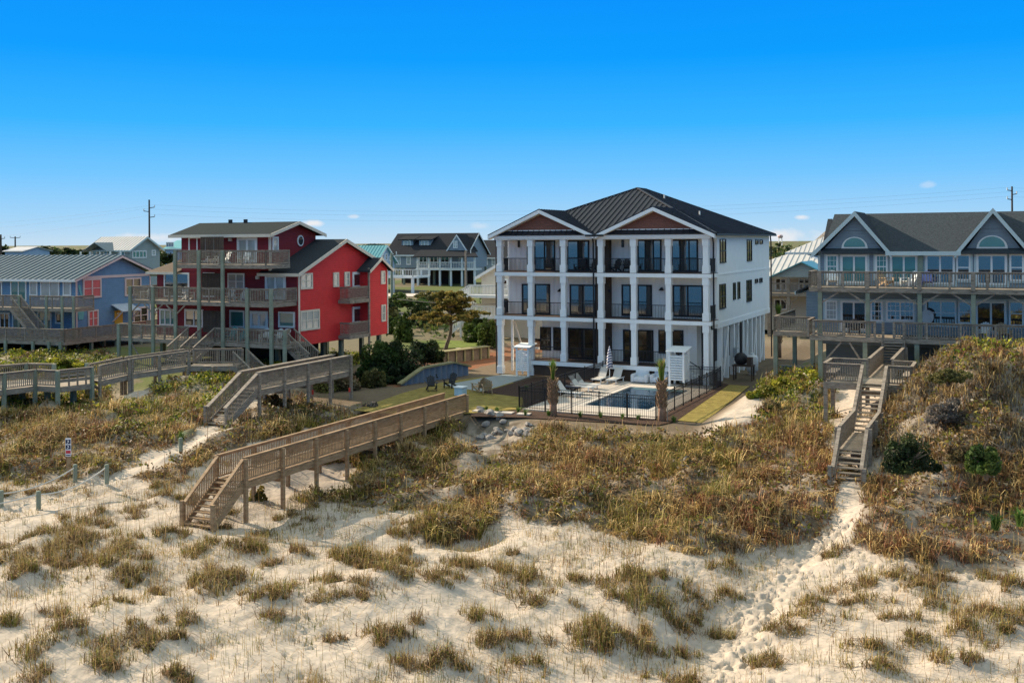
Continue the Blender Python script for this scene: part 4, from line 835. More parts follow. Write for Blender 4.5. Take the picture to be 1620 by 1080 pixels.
    # low side wing at the left with its own little roof
    MB().box(-1.3, 0, 3, 8, zb, d2 - .5).put('side_wing', M_SLATE, r); s = MB().slab([(-1.9, 2.5, d2 - .55), (.0, 2.5, d2 + .45), (.0, 8.5, d2 + .45), (-1.9, 8.5, d2 - .55)], .1).put('side_roof', M_CROOF2, r); MB().box(-1.96, -1.9, 2.5, 8.5, d2 - .75, d2 - .54).put('fascia', M_AQUA, s)
    MB().extr([(-.2, 2.0, ze - .3), (-.2, 8, ze - .3), (-.2, 5, zr - .3)], (.3, 0, 0)).put('gable_end', M_CROOF2, r)
    return dict(d1=d1, d2=d2, X=X, yd=yd)
GD = grey_house()
# ================================================================ BOARDWALKS
def planks(P, Q, w, z_off=0, step=.148, th=.04):     # cross boards along a run, each a little different
    m = MB(); P, Q = Vector(P), Vector(Q); d = Q - P; L = d.length; u = d / L; s = Vector((u.y, -u.x, 0)).normalized(); n = int(L / step)
    for i in range(n):
        c = P + u * (i + .5) * L / n; e = random.uniform(-.015, .015); h = random.uniform(-.004, .004)
        a = c - u * (L/n*.5 - .006); b = c + u * (L/n*.5 - .006); z = Vector((0, 0, h + z_off))
        m.slab([a - s*(w/2 + e) + z, a + s*(w/2 + e) + z, b + s*(w/2 + e) + z, b - s*(w/2 + e) + z], th)
    return m
def offs(P, Q, w):
    d = (Vector(Q) - Vector(P)); s = Vector((d.y, -d.x, 0)).normalized() * w; return s
def run(root, P, Q, w, m, md, rails=(1, 1), post=2.1, drop=2.5, h=1.0, cap=(.15, .045), sp=.125, bw=.038, pin=.0, H_=None):
    """a straight length of walkway with boards, beams, railings and posts"""
    dk = planks(P, Q, w).put('deck', md, root); P, Q = Vector(P), Vector(Q); s = offs(P, Q, 1); z = Vector((0, 0, 1))
    b = MB()
    for k in (-1, 1): b.bar(P + s*k*(w/2 - .03) - z*.2, Q + s*k*(w/2 - .03) - z*.2, .05, .28)
    b.put('beam', m, dk)
    n = max(1, round((Q - P).length / post))
    for k, on in ((-1, rails[0]), (1, rails[1])):
        if on: rail_mb([P + s*k*(w/2 - .05), Q + s*k*(w/2 - .05)], h, sp, bw, cap, 0).put('railing', m, root)
        for i in range(n + 1):
            e = P.lerp(Q, i / n) + s*k*(w/2 + .075); g = float(H(*wpos(root, e))[0]) - .3 - root.location.z
            o = MB(); o.box(-.075, .075, -.075, .075, g, e.z + (h - .03 if on else -.05)); o.v = [(v[0] + e.x, v[1] + e.y, v[2]) for v in o.v]; o.put('post', m, root)
    if True:
        c = MB()
        for i in range(n + 1): e = P.lerp(Q, i / n); c.bar(e - s*(w/2 + .05) - z*.42, e + s*(w/2 + .05) - z*.42, .06, .2)
        c.put('cross_beam', m, dk)
def wpos(root, e):
    a = root.rotation_euler[2]; return root.location.x + e[0]*math.cos(a) - e[1]*math.sin(a), root.location.y + e[0]*math.sin(a) + e[1]*math.cos(a)
def flight(root, P, Q, w, m, md, n, rails=(1, 1), h=.95, cap=(.15, .045), name='stairs', solid=False):
    """steps from the upper point P down to the lower point Q, with strings and railings"""
    P, Q = Vector(P), Vector(Q); s = offs(P, Q, 1); z = Vector((0, 0, 1)); hd = Vector((Q.x - P.x, Q.y - P.y, 0)); st = hd / n; dz = (Q.z - P.z) / n
    for i in range(n):
        o = MB(); c = P + st*(i + .5) + z*dz*(i + .5 if n > 1 else 1); f = st.normalized()
        a, b = c - st*.5 - f*.02, c + st*.5 + f*.02
        for (e0, e1) in ((a, a.lerp(b, .48)), (a.lerp(b, .52), b)): o.slab([e0 - s*w/2, e0 + s*w/2, e1 + s*w/2, e1 - s*w/2], .045)
        o.put('tread', md, root)
    b = MB()
    for k in (-1, 1):
        p, q = P + s*k*(w/2 - .0) - z*.12, Q + s*k*(w/2 - .0) - z*.05; b.bar(p, q, .06, .3)
    b.put('stringer', m, root)
    for k, on in ((-1, rails[0]), (1, rails[1])):
        if on: rail_mb([P + s*k*(w/2 - .05), Q + s*k*(w/2 - .05)], h, .135, .038, cap, 0).put('railing', m, root)
        e = Q + s*k*(w/2 + .075); o = MB(); o.box(e.x - .075, e.x + .075, e.y - .075, e.y + .075, e.z - .5, e.z + h + .05); o.put('post', m, root)
def walkway(name, label, F, rz=None):
    return thing(name, label, 'boardwalk', (F.ox, F.oy, 0), -F.th)
# the new brown walkway of the white house
def new_walk():
    r = walkway('boardwalk', 'new brown timber boardwalk with railings crossing the dune down to the sand', WF)
    a = WF.gr(380, 761, .05); b = WF.gr(744, 651, .05); xc = (a[0] + b[0]) / 2 - .78; w = 1.5
    run(r, (xc, a[1], .05), (xc, b[1], .05), w, M_NEWW, M_NEWD, post=2.35, sp=.115, cap=(.15, .045))
    flight(r, (xc, a[1] - .02, .05), (xc, a[1] - 1.95, -1.45), w, M_NEWW, M_NEWD, 8)
new_walk()
# the grey walkway beside the red house, down to the white sand path
def red_walk():
    r = walkway('boardwalk', 'weathered grey boardwalk with steps down to the white sand path', RF)
    p = RF.loc(*at(394, 616, 1.7)); y1 = RF.gr(590, 590, 1.7)[1]; xc = p[0]
    run(r, (xc, p[1], 1.7), (xc, y1, 1.75), 1.35, M_GREYW, M_DECKG, post=2.0, cap=(.3, .06), sp=.12)
    flight(r, (xc, p[1] - .02, 1.7), (xc, p[1] - 2.7, .12), 1.35, M_GREYW, M_DECKG, 9, cap=(.24, .06))
red_walk()
# the long grey walkway from the red house to the seaward platform
def long_walk():
    r = walkway('boardwalk', 'long weathered boardwalk leading from the red house decks to a platform with benches', RF)
    def P(px, py, z): return (*RF.loc(*at(px, py, z)), z)
    A, B, C_, D_ = P(368, 578, 1.85), P(290, 579, 1.85), P(190, 592, 1.55), P(138, 603, 1.3)
    w = 1.5
    def mid(p, q): s = offs(p, q, 1); return s
    run(r, (A[0], A[1] + .7, A[2]), (B[0], B[1] + .7, B[2]), w, M_GREYW, M_DECKG, rails=(0, 1), post=1.9)
    run(r, (B[0] - .3, B[1] + .6, B[2]), (C_[0], C_[1] + .6, C_[2]), w, M_GREYW, M_DECKG, post=2.3)
    run(r, (C_[0] - .05, C_[1] + .6, C_[2]), (D_[0], D_[1] + .6, D_[2]), w, M_GREYW, M_DECKG, post=2.2)
    flight(r, (A[0] + .02, A[1] + .7, 1.85), (A[0] + 1.5, A[1] + .7, .8), w, M_GREYW, M_DECKG, 5)
    # the platform: an uneven polygon with railings all round and a bench back
    z = 1.3; fl = [P(px, py, z) for px, py in ((148,606),(94,612),(58,610),(9,616),(-45,622))]; bk = [P(px, py, z) for px, py in ((-45,606),(44,599),(88,600),(140,598))]
    dk = MB().slab([(p[0], p[1], z) for p in fl + bk], .06).put('platform_deck', M_DECKG, r)
    b = MB(); ring = fl + bk
    for p, q in zip(ring, ring[1:] + ring[:1]): b.bar((p[0], p[1], z - .2), (q[0], q[1], z - .2), .06, .28)
    b.put('beam', M_GREYW, dk)
    rail_mb([fl[1], fl[2], fl[3], fl[4]], 1.0, .13, .042, (.2, .05), 0).put('railing', M_GREYW, r); rail_mb([bk[0], bk[1], bk[2]], 1.0, .13, .042, (.24, .05), 0).put('railing', M_GREYW, r)
    m = MB(); p, q = Vector(fl[0]), Vector(fl[1])
    for zz, h in ((.35, .2), (.65, .16), (.9, .22)): m.bar(p + Vector((0, 0, zz)), q + Vector((0, 0, zz)), .04, h)
    m.bar(p + Vector((0, 0, 1.03)), q + Vector((0, 0, 1.03)), .2, .05)
    for f in (.25, .5, .75): e = p.lerp(q, f); m.box(e.x - .05, e.x + .05, e.y + .03, e.y + .1, z, z + 1)
    m.put('bench_back', M_GREYW, r); MB().slab([fl[0], fl[1], (fl[1][0], fl[1][1] + .5, z), (fl[0][0], fl[0][1] + .5, z)], .05).put('bench_seat', M_GREYW, r).location = (0, .15, .45)
    for e in fl + bk:
        X, Y = wpos(r, e); g = float(H(X, Y)[0]) - .3; MB().box(e[0] - .12, e[0] + .12, e[1] - .2, e[1] - .04, g, z + 1.0).put('post', M_GREENW, r)
    for px, py in ((35, 605), (75, 606), (116, 604)):
        e = P(px, py, z); X, Y = wpos(r, e); g = float(H(X, Y)[0]) - .3; MB().box(e[0] - .14, e[0] + .14, e[1] - .14, e[1] + .14, g, z - .07).put('post', M_GREENW, r)
long_walk()
# the stair walkway of the grey house
def grey_walk():
    r = walkway('boardwalk', 'steep weathered stair walkway climbing the dune to the slate house decks', GF); F = GF
    xc, y0 = F.gr(1340, 776, -.5); w = 1.25; yd = GD['yd'] - .06; d1 = GD['d1']
    L1, L2 = .85, 2.72
    ya = F.gr(1352, 712, L1)[1]; yb = F.gr(1364, 684, L1)[1]; yc = F.gr(1385, 608, L2)[1]; y2 = F.gr(1402, 575, L2)[1]
    flight(r, (xc, ya, L1), (xc, y0, -.5), w, M_GREYW, M_DECKG, 8)
    run(r, (xc, ya + .02, L1), (xc, yb, L1), w, M_GREYW, M_DECKG, post=2.5, sp=.1, bw=.07)
    flight(r, (xc, yc, L2), (xc, yb + .02, L1), w, M_GREYW, M_DECKG, 11)
    run(r, (xc, yc + .02, L2), (xc, y2, L2), w, M_GREYW, M_DECKG, rails=(0, 0), post=3)
    flight(r, (xc, yd, d1), (xc, y2 + .02, L2), w, M_GREYW, M_DECKG, 9)
    for sgn in (-1, 1): rail_mb([(xc + sgn*(w/2 - .05), yc + 2.65, L2), (xc + sgn*(w/2 - .05), y2, L2)], 1.0, .1, .07, (.17, .05), 0).put('railing', M_GREYW, r)
    for sgn, px in ((-1, 1299), (1, 1447)):                                # a railed platform with a bench on either side
        xe = F.gr(px, 606, L2)[0]; xi = xc + sgn * (w/2 + .02); a, b = min(xe, xi), max(xe, xi); yf, yk = yc + .1, yc + 2.6
        dk = MB().box(a, b, yf, yk, L2 - .06, L2).put('platform_deck', M_DECKG, r); bb = MB()
        for p, q in (((a, yf), (b, yf)), ((a, yf), (a, yk)), ((b, yf), (b, yk)), ((a, yk), (b, yk))): bb.bar((*p, L2 - .2), (*q, L2 - .2), .06, .28)
        bb.put('beam', M_GREYW, dk)
        rail_mb([(xi, yf + .04, L2), (xe - sgn*.05, yf + .04, L2), (xe - sgn*.05, yk - .05, L2), (xi, yk - .05, L2)], .95, .13, .045, (.17, .05), 1.3, .1).put('railing', M_GREYW, r)
        MB().box(min(xe, xe - sgn*.55), max(xe, xe - sgn*.55), yf + .2, yk - .2, L2 + .4, L2 + .46).box(xe - sgn*.3 - .04, xe - sgn*.3 + .04, yf + .4, yf + .5, L2, L2 + .4).box(xe - sgn*.3 - .04, xe - sgn*.3 + .04, yk - .5, yk - .4, L2, L2 + .4).put('bench_seat', M_GREYW, r)
        for x, y in ((xe - sgn*.1, yf + .06), (xe - sgn*.1, yk - .1), (xi, yk - .1)):
            X, Y = wpos(r, (x, y)); g = float(H(X, Y)[0]) - .4; MB().box(x - .1, x + .1, y - .1, y + .1, g, L2 - .065).put('post', M_GREYW, r)
    rail_mb([(xc + w/2 + 2.0, y2, L2 + .2), (xc + w/2 + 5, y2, L2 + .5)], .9, .1, .07, (.17, .05), 1.5).put('railing', M_GREYW, r)
grey_walk()
# ================================================================ THE LOT OF THE WHITE HOUSE
def sheet(name, label, pxs, z, m, F=None, th=.03):
    P = [at(px, py, 0) for px, py in pxs]; o = MB().slab([(x, y, z) for x, y in P], th).put(name, m); return tag(o, label, kind='structure')
M_CONC = mat('pale_concrete_pavers', (.56,.50,.43), .85, .08, 1.2, bump=.004, bs=12); M_MULCH = mat('dark_mulch', (.055,.032,.022), .95, .5, 9, bump=.05, bs=14, col2=(.10,.055,.035)); M_LAWN = mat('winter_lawn', (.25,.195,.045), .95, .3, 1.6, bump=.05, bs=18, col2=(.37,.285,.075))
sheet('lawn', 'yellow green winter lawn', [(560,648),(640,620),(700,604),(760,596),(800,594),(832,622),(824,646),(742,653),(640,656)], -.012, M_LAWN)
sheet('lawn', 'narrow strip of yellow green lawn', [(1069,664),(1113,668),(1186,610),(1152,608)], -.012, M_LAWN)
sheet('mulch_bed', 'dark mulch bed', [(744,653),(826,649),(1040,662),(1138,604),(1153,608),(1069,666),(1041,672),(900,664),(830,660),(745,658)], -.004, M_MULCH)
sheet('mulch_bed', 'dark mulch bed', [(762,620),(845,596),(948,599),(832,647),(826,628)], -.004, M_MULCH)
sheet('path', 'pale paved path', [(700,609),(795,592),(840,595),(762,619)], .0, mat('grey_green_pavers', (.30,.33,.32), .8, .1, 2))
WR = -WF.th
def wthing(name, label, cat, x, y, z=0, rz=0, group=None):
    X, Y = WF.wor(x, y); return thing(name, label, cat, (X, Y, z), WR + rz, group)
fl = WF.gr(826, 650); fr = WF.gr(1041, 661); fy = (fl[1] + fr[1]) / 2; fx0, fx1 = 8.75, 17.3; px0, px1, py0, py1 = 11.7, 15.9, -11.4, -2.9
r = wthing('pool_deck', None, None, 0, 0); r['kind'] = 'structure'
m = MB()
for a, b, c, d in ((fx0 + .15, px0, fy + .15, -.35), (px1, fx1 - .15, fy + .15, -.35), (px0, px1, fy + .15, py0), (px0, px1, py1, -.35)): m.box(a, b, c, d, -.12, .012)
m.put('paving', M_CONC, r)
p = wthing('swimming_pool', 'rectangular dark blue swimming pool with pale stone edge inside the fence', 'pool', (px0+px1)/2, (py0+py1)/2)
hx, hy = (px1-px0)/2, (py1-py0)/2
MB().box(-hx + .003, hx - .003, -hy + .003, hy - .003, -.6, -.035).put('pool_water', mat('pool_water', (.006,.028,.055), .03, .2, 1.5, spec=.6, bump=.015, bs=2.5), p)
c = MB()
for a, b, d, e in ((-hx - .3, hx + .3, -hy - .3, -hy + .02), (-hx - .3, hx + .3, hy - .02, hy + .3), (-hx - .3, -hx + .02, -hy + .021, hy - .021), (hx - .02, hx + .3, -hy + .021, hy - .021)): c.box(a, b, d, e, -.1, .03)
c.put('coping', mat('pale_stone_coping', (.58,.54,.48), .7, .06, 2), p)
for i in range(3): MB().box(-hx + .3, hx - .3, hy - .5 - .45*i, hy - .05 - .45*i, -.0345, -.031).put('step', mat('pool_step', (.10,.20,.22), .4), p) if i == 0 else None
# black picket fence round the pool
f = wthing('pool_fence', 'black metal picket fence enclosing the pool deck', 'fence', 0, 0)
def pick_run(a, b, n):
    m = MB(); A, B = Vector((*a, .02)), Vector((*b, .02)); L = (B - A).length; k = int(L / .11)
    for zz in (.12, 1.1, 1.28): m.bar(A + Vector((0, 0, zz)), B + Vector((0, 0, zz)), .03, .035)
    for i in range(k + 1): e = A.lerp(B, i / k); m.box(e.x - .009, e.x + .009, e.y - .009, e.y + .009, .05, 1.3)
    m.put('picket_panel', M_BLACK, f)
    for i in range(n + 1): e = A.lerp(B, i / n); MB().box(e.x - .032, e.x + .032, e.y - .032, e.y + .032, -.1, 1.4).put('post', M_BLACK, f)
pick_run((fx0, fy), (fx1, fy), 5); pick_run((fx0, fy), (fx0, -.4), 8); pick_run((fx1, fy), (fx1, -.2), 8); pick_run((fx1 - 2.6, -.15), (fx1, -.15), 2)
# ---------------------------------------------------------------- chairs
def adirondack(name, label, m, group=None):
    r = thing(name, label, 'chair', (0, 0, 0), 0, group)
    s = MB()
    for i in range(5): y = -.3 + i*.115; s.slab([(-.27, y, .40 - i*.025), (.27, y, .40 - i*.025), (.27, y + .1, .375 - i*.025), (-.27, y + .1, .375 - i*.025)], .025)
    s.put('seat', m, r); b = MB()
    for i in range(5):
        x = (i - 2)*.115; h = .98 - .035*abs(i - 2)**1.5; b.extr([(x*.85 - .048, .22, .28), (x*.85 + .048, .22, .28), (x + .05, .52, h), (x - .05, .52, h)], (0, .025, 0))
    b.bar((-.3, .36, .52), (.3, .36, .52), .03, .07).put('backrest', m, r)
    for sx in (-1, 1):
        MB().slab([(sx*.27, -.36, .58), (sx*.40, -.36, .58), (sx*.36, .36, .56), (sx*.29, .36, .56)], .03).put('arm', m, r)
        MB().box(sx*.3 - .02, sx*.3 + .02, -.34, -.22, 0, .55).put('leg', m, r); MB().bar((sx*.3, -.3, .36), (sx*.3, .5, .02), .035, .11).put('leg', m, r)
    return r
M_CW = mat('white_chair_paint', (.70,.72,.70), .6, .05); M_CT = mat('teal_chair_paint', (.07,.36,.36), .6, .08); M_CD = mat('dark_chair_paint', (.03,.032,.036), .6, .1); M_CTAN = mat('tan_chair_wood', (.38,.27,.16), .7, .15); M_CB = mat('periwinkle_chair_paint', (.17,.2,.42), .6, .08)
PROTO = {}
def chair(F, x, y, z, rz, m, label, group):
    X, Y = F.wor(x, y)
    if m.name not in PROTO:
        o = adirondack('adirondack_chair', label, m, group); o.location = (X, Y, z); o.rotation_euler = (0, 0, -F.th + rz); PROTO[m.name] = o; return o
    return dup(PROTO[m.name], (X, Y, z), -F.th + rz, label, group)
G1 = 'chairs on the red house decks'
d = RD
for px, dk, m, rz, lab in ((338,'d3',M_CW,.2,'white slatted chair beside the privacy screen on the red house top deck'),(354,'d3',M_CW,-.3,'white slatted chair right of the privacy screen on the red house top deck'),(386,'d3',M_CW,.1,'white slatted chair before the french door on the red house top deck'),
    (232,'d2',M_CW,.1,'white slatted chair at the far left end of the red house middle deck'),(298,'d2',M_CW,1.2,'white slatted chair turned sideways by the big window of the red house middle deck'),(361,'d2',M_CW,.15,'white slatted chair under the paired window on the red house middle deck, left one'),(381,'d2',M_CW,-.1,'white slatted chair under the paired window on the red house middle deck, right one'),
    (364,'d1',M_CT,.1,'teal slatted chair on the red house lowest deck, left of its twin'),(380,'d1',M_CT,-.15,'teal slatted chair on the red house lowest deck, right of its twin'),(419,'d1',M_CW,.3,'white slatted chair before the lowest french door of the red house'),(436,'d1',M_CW,-.1,'white slatted chair between the lowest french door and picture window of the red house'),(448,'d1',M_CW,.1,'white slatted chair below the teal picture window of the red house')):
    x = RF.front(px, 470, -1.5)[0]; chair(RF, x, -1.5, d[dk], rz, m, lab, G1)
G2 = 'chairs on the slate house decks'
for px, dk, m, rz, lab in ((1317,'d2',M_CW,.2,'white slatted chair at the left end of the slate house upper deck'),(1402,'d2',M_CTAN,.9,'tan chair under the small left window on the slate house upper deck'),(1437,'d2',M_CW,-.7,'white slatted chair before the second teal sliding door of the slate house'),(1467,'d2',M_CB,.1,'periwinkle blue slatted chair on the slate house upper deck'),(1588,'d1',M_CTAN,.3,'tan slatted chair on the slate house lower deck near the dune crest'),(1352,'d1',M_CD,0,'dark chair on the slate house lower deck before its sliding door'),(1556,'d1',M_CW,-.2,'white slatted chair on the slate house lower deck before the right sliding door')):
    x = GF.front(px, 470, -1.3)[0]; chair(GF, x, -1.3, GD[dk], rz, m, lab, G2)
G3 = 'chairs around the fire pit'
for px, py, m, rz, lab in ((683,618,M_CD,.7,'black slatted chair on the lawn, furthest left of the fire pit'),(712,613,M_CD,0,'black slatted chair behind the pale fire pit'),(757,619,M_CTAN,-1.9,'tan slatted chair right of the pale fire pit'),(771,622,M_CTAN,-2.6,'tan slatted chair seen from the side at the lawn edge, rightmost at the fire pit')):
    x, y = WF.gr(px, py, 0); chair(WF, x, y, .0, rz, m, lab, G3)
G4 = 'dark porch chairs on the white house top porch'
for px, lab in ((868,'dark chair behind the second top porch bay of the white house'),(917,'dark chair at the left of the third top porch bay of the white house'),(936,'dark chair beside the middle downspout on the white house top porch'),(973,'dark chair by the brown panel on the white house top porch'),(993,'dark chair behind the right unit\'s second column on the white house top porch')):
    x = WF.front(px, 425, .9)[0]; chair(WF, x, .9, 7.76, random.uniform(-.5, .5), M_CD, lab, G4)
X, Y = at(728.5, 624.5, 0); t = thing('fire_pit', 'pale blue square fire pit box on the lawn among slatted chairs', 'fire pit', (X, Y, 0), WR)
MB().box(-.3, .3, -.3, .3, 0, .5).put('body', mat('pale_blue_paint', (.42,.58,.68), .6), t); MB().box(-.35, .35, -.35, .35, .503, .56).put('lid', M_WHITE, t)
# ---------------------------------------------------------------- loungers, puffy armchairs, parasols, side table
M_SLING = mat('pale_sling_fabric', (.62,.60,.55), .8, .05, 8)
def lounger(label):
    r = thing('sun_lounger', label, 'sun lounger', (0, 0, 0), 0, 'sun loungers on the pool deck')   # feet towards -y
    MB().slab([(-.3, -1.05, .34), (.3, -1.05, .34), (.3, .2, .36), (-.3, .2, .36)], .04).put('seat', M_SLING, r)
    MB().extr([(-.3, .2, .35), (.3, .2, .35), (.3, .72, .98), (-.3, .72, .98)], (0, .035, -.03)).put('backrest', M_SLING, r)
    MB().bar((-.32, -1.08, .31), (-.32, .95, .31), .05).bar((.32, -1.08, .31), (.32, .95, .31), .05).bar((-.32, -1.08, .31), (.32, -1.08, .31), .05).put('frame', M_WHITE, r)
    for x in (-.32, .32):
        for y in (-.8, .7): MB().box(x - .025, x + .025, y - .03, y + .03, 0, .285).put('leg', M_WHITE, r)
    return r
L0 = lounger('pale sun lounger at the porch skirt, left of the striped parasol pole')
def wput(o, x, y, z, rz): X, Y = WF.wor(x, y); o.location = (X, Y, z); o.rotation_euler = (0, 0, WR + rz)
x, y = WF.gr(951, 604); wput(L0, x, y - .1, .015, 0)
for px, py, rz, lab in ((974,605,0,'pale sun lounger at the porch skirt, right of the striped parasol pole'),(918,618,1.45,'pale sun lounger in sunlight, one of the pair behind the side table'),(925,614,1.45,'pale sun lounger in sunlight, the far one of the pair behind the side table'),(897,627,1.45,'pale sun lounger in sunlight in front of the side table')):
    x, y = WF.gr(px, py); X, Y = WF.wor(x, y); dup(L0, (X, Y, .015), WR + rz, lab)
X, Y = at(907, 622.5, 0); t = thing('side_table', 'small dark side table between the sunlit loungers', 'table', (X, Y, .015), WR)
MB().box(-.45, .45, -.25, .25, .40, .45).put('table_top', mat('dark_table', (.05,.055,.075), .5), t)
for a in (-.4, .4):
    for b in (-.2, .2): MB().box(a - .02, a + .02, b - .02, b + .02, 0, .398).put('leg', M_BLACK, t)
def rbox(a, b, c, d, e, f, rr):                       # a cushion: a box with rounded edges
    import bmesh
    bm = bmesh.new(); bmesh.ops.create_cube(bm, size=1)
    for v in bm.verts: v.co = Vector(((a+b)/2 + v.co.x*(b-a), (c+d)/2 + v.co.y*(d-c), (e+f)/2 + v.co.z*(f-e)))
    bmesh.ops.bevel(bm, geom=bm.edges[:], offset=rr, segments=3, affect='EDGES', profile=.5); me = bpy.data.meshes.new('cushion'); bm.to_mesh(me); bm.free()
    me.polygons.foreach_set('use_smooth', [True]*len(me.polygons)); me.materials.append(M_PUFF); return me
M_PUFF = mat('white_cushion_fabric', (.66,.69,.72), .9, .05, 4)
def armchair(label):
    r = thing('puffy_armchair', label, 'armchair', (0, 0, 0), 0, 'puffy white armchairs by the porch')
    link('seat', rbox(-.42, .42, -.5, .3, .05, .42, .12), r); link('backrest', rbox(-.5, .5, .2, .55, .1, .85, .14), r)
    for s in (-1, 1): link('arm', rbox(s*.5 - .13, s*.5 + .13, -.5, .35, .03, .62, .11), r)
    return r
a = armchair('puffy white armchair left of the palm, against the porch skirt'); X, Y = at(1014, 605, 0); a.location = (X, Y, .015); a.rotation_euler = (0, 0, WR)
X, Y = at(1044, 606, 0); dup(a, (X, Y, .015), WR, 'puffy white armchair behind the palm, beside the louvred shower')
M_STRIPE = mat('navy_and_white_stripe', (.7,.7,.7), .8, .03)
t_ = M_STRIPE.node_tree; n_ = t_.nodes; wv = n_.new('ShaderNodeTexWave'); wv.bands_direction = 'Z'; wv.inputs['Scale'].default_value = 1.9; wv.inputs['Distortion'].default_value = 1.2
tc_ = n_.new('ShaderNodeTexCoord'); mp_ = n_.new('ShaderNodeMapping'); mp_.inputs['Rotation'].default_value = (.5, .3, 0); cr_ = n_.new('ShaderNodeValToRGB'); cr_.color_ramp.interpolation = 'CONSTANT'
cr_.color_ramp.elements[0].color = (.02,.035,.16,1); cr_.color_ramp.elements[1].position = .5; cr_.color_ramp.elements[1].color = (.72,.72,.72,1)
t_.links.new(tc_.outputs['Object'], mp_.inputs[0]); t_.links.new(mp_.outputs[0], wv.inputs['Vector']); t_.links.new(wv.outputs['Fac'], cr_.inputs[0]); t_.links.new(cr_.outputs[0], n_['Principled BSDF'].inputs['Base Color'])
def parasol(label):
    r = thing('parasol', label, 'parasol', (0, 0, 0), 0, 'furled striped parasols'); MB().tube([(0, 0, .06), (0, 0, 2.55)], .025, 8).put('pole', M_WHITE, r)
    m = MB(); n = 14; rings = ((.95, .10), (1.0, .19), (1.35, .17), (1.8, .15), (2.2, .10), (2.48, .03)); k = 0
    for z, q in rings:
        for i in range(n): t = 2*math.pi*i/n; e = q*(1 + (.28 if i % 2 else -.15)); m.v.append((e*math.cos(t + z), e*math.sin(t + z), z))
    for j in range(len(rings) - 1):
        for i in range(n): m.f.append((j*n + i, j*n + (i+1) % n, (j+1)*n + (i+1) % n, (j+1)*n + i))
    m.f.append(tuple(range(n))[::-1]); m.f.append(tuple(range((len(rings)-1)*n, len(rings)*n)))
    m.put('canopy', M_STRIPE, r, True); MB().box(-.28, .28, -.28, .28, 0, .06).put('base', M_CONC, r); return r
u = parasol('furled navy and white striped parasol between two loungers'); X, Y = at(964.5, 604, 0); u.location = (X, Y, .015)
X, Y = at(1117, 606, 0); dup(u, (X, Y, .015), .8, 'furled navy and white striped parasol at the house corner beside the steps')
# ---------------------------------------------------------------- louvred outdoor showers
def shower(label, w, dp, h):
    r = thing('outdoor_shower', label, 'outdoor shower', (0, 0, 0), 0, 'louvred outdoor showers')
    for x in (-w/2, w/2):
        for y in (0, dp): MB().box(x - .06, x + .06, y - .06, y + .06, 0, h).put('post', M_WHITE, r)
    m = MB(); n = int((h - .5) / .155)
    for i in range(n): z = .42 + i*.155; m.slab([(-w/2 + .06, -.075, z), (w/2 - .06, -.075, z), (w/2 - .06, .05, z + .085), (-w/2 + .06, .05, z + .085)], .03)
    m.put('louvre_panel', M_WHITE, r)
    for s in (-1, 1):
        m = MB()
        for i in range(n): z = .42 + i*.155; m.slab([(s*w/2 + s*.05, .06, z), (s*w/2 + s*.05, dp - .06, z), (s*w/2 - s*.03, dp - .06, z + .11), (s*w/2 - s*.03, .06, z + .11)], .025)
        m.put('louvre_panel', M_WHITE, r)
    MB().slab([(-w/2 - .2, -.2, h + .03), (w/2 + .2, -.2, h + .03), (w/2 + .2, dp + .2, h + .22), (-w/2 - .2, dp + .2, h + .22)], .05).put('roof', M_WHITE, r); return r
s = shower('white louvred outdoor shower under the open left bay of the white house', .95, 1.0, 2.15); wput(s, WF.front(828, 570, -.6)[0], -.75, 0, 0)
s2 = dup(s, (0, 0, 0), 0, 'white louvred outdoor shower beside the puffy armchairs and steps'); wput(s2, WF.front(1072, 570, -1.1)[0], -1.35, .0, 0); s2.scale = (1.05, 1.2, 1.12)
# ---------------------------------------------------------------- smoker grill, gas tank, meter box at the side
X, Y = WF.wor(WW + 1.3, 4.1); g = thing('smoker_grill', 'round black smoker grill with tall chimney on a brown timber stand', 'grill', (X, Y, .0), WR)
MB().box(-.75, .75, -.4, .4, .95, 1.05).put('table_top', M_BROWNS, g)
for a in (-.65, .65):
    for b in (-.32, .32): MB().box(a - .05, a + .05, b - .05, b + .05, -.05, .948).put('leg', M_BROWNS, g)
MB().tube([(-.2 , 0, 1.05 + .02), (-.2, 0, 1.15), (-.2, 0, 1.4), (-.2, 0, 1.65), (-.2, 0, 1.85), (-.2, 0, 1.93)], [.2, .38, .48, .46, .28, .1], 16).put('barrel', mat('matt_black_iron', (.03,.03,.032), .55, .2), g, True)
MB().tube([(-.2, 0, 1.9), (-.2, 0, 4.1)], .1, 10).put('chimney', mat('matt_black_iron', (.03,.03,.032)), g); MB().box(.28, .62, -.25, .25, 1.06, 1.6).put('side_box', M_BROWNS, g)
X, Y = WF.wor(WW + 1.2, 7.2); g = thing('gas_tank', 'upright white gas tank beside the smoker grill', 'gas tank', (X, Y, .0), WR)
MB().tube([(0, 0, .15), (0, 0, .22), (0, 0, .35), (0, 0, 1.25), (0, 0, 1.38), (0, 0, 1.43)], [.2, .38, .45, .45, .36, .15], 16).put('body', mat('white_tank_paint', (.68,.70,.70), .4, .04), g, True); MB().tube([(0, 0, -.05), (0, 0, .16)], .3, 12).put('base', M_CONC, g); MB().tube([(0, 0, 1.42), (0, 0, 1.58)], .12, 10).put('cap', M_WHITE, g)
X, Y = WF.wor(WW + .35, 5.6); g = thing('meter_box', 'grey utility box on a white pier behind the smoker grill', 'utility box', (X, Y, 1.4), WR); MB().box(-.15, .15, -.25, .25, 0, .7).put('case', mat('grey_steel', (.35,.38,.4), .5), g); MB().box(.151, .17, -.2, .2, .05, .6).put('lid', M_TRIM, g); MB().tube([(0, 0, -1.3), (0, 0, 0)], .04, 6).put('conduit', M_TRIM, g)
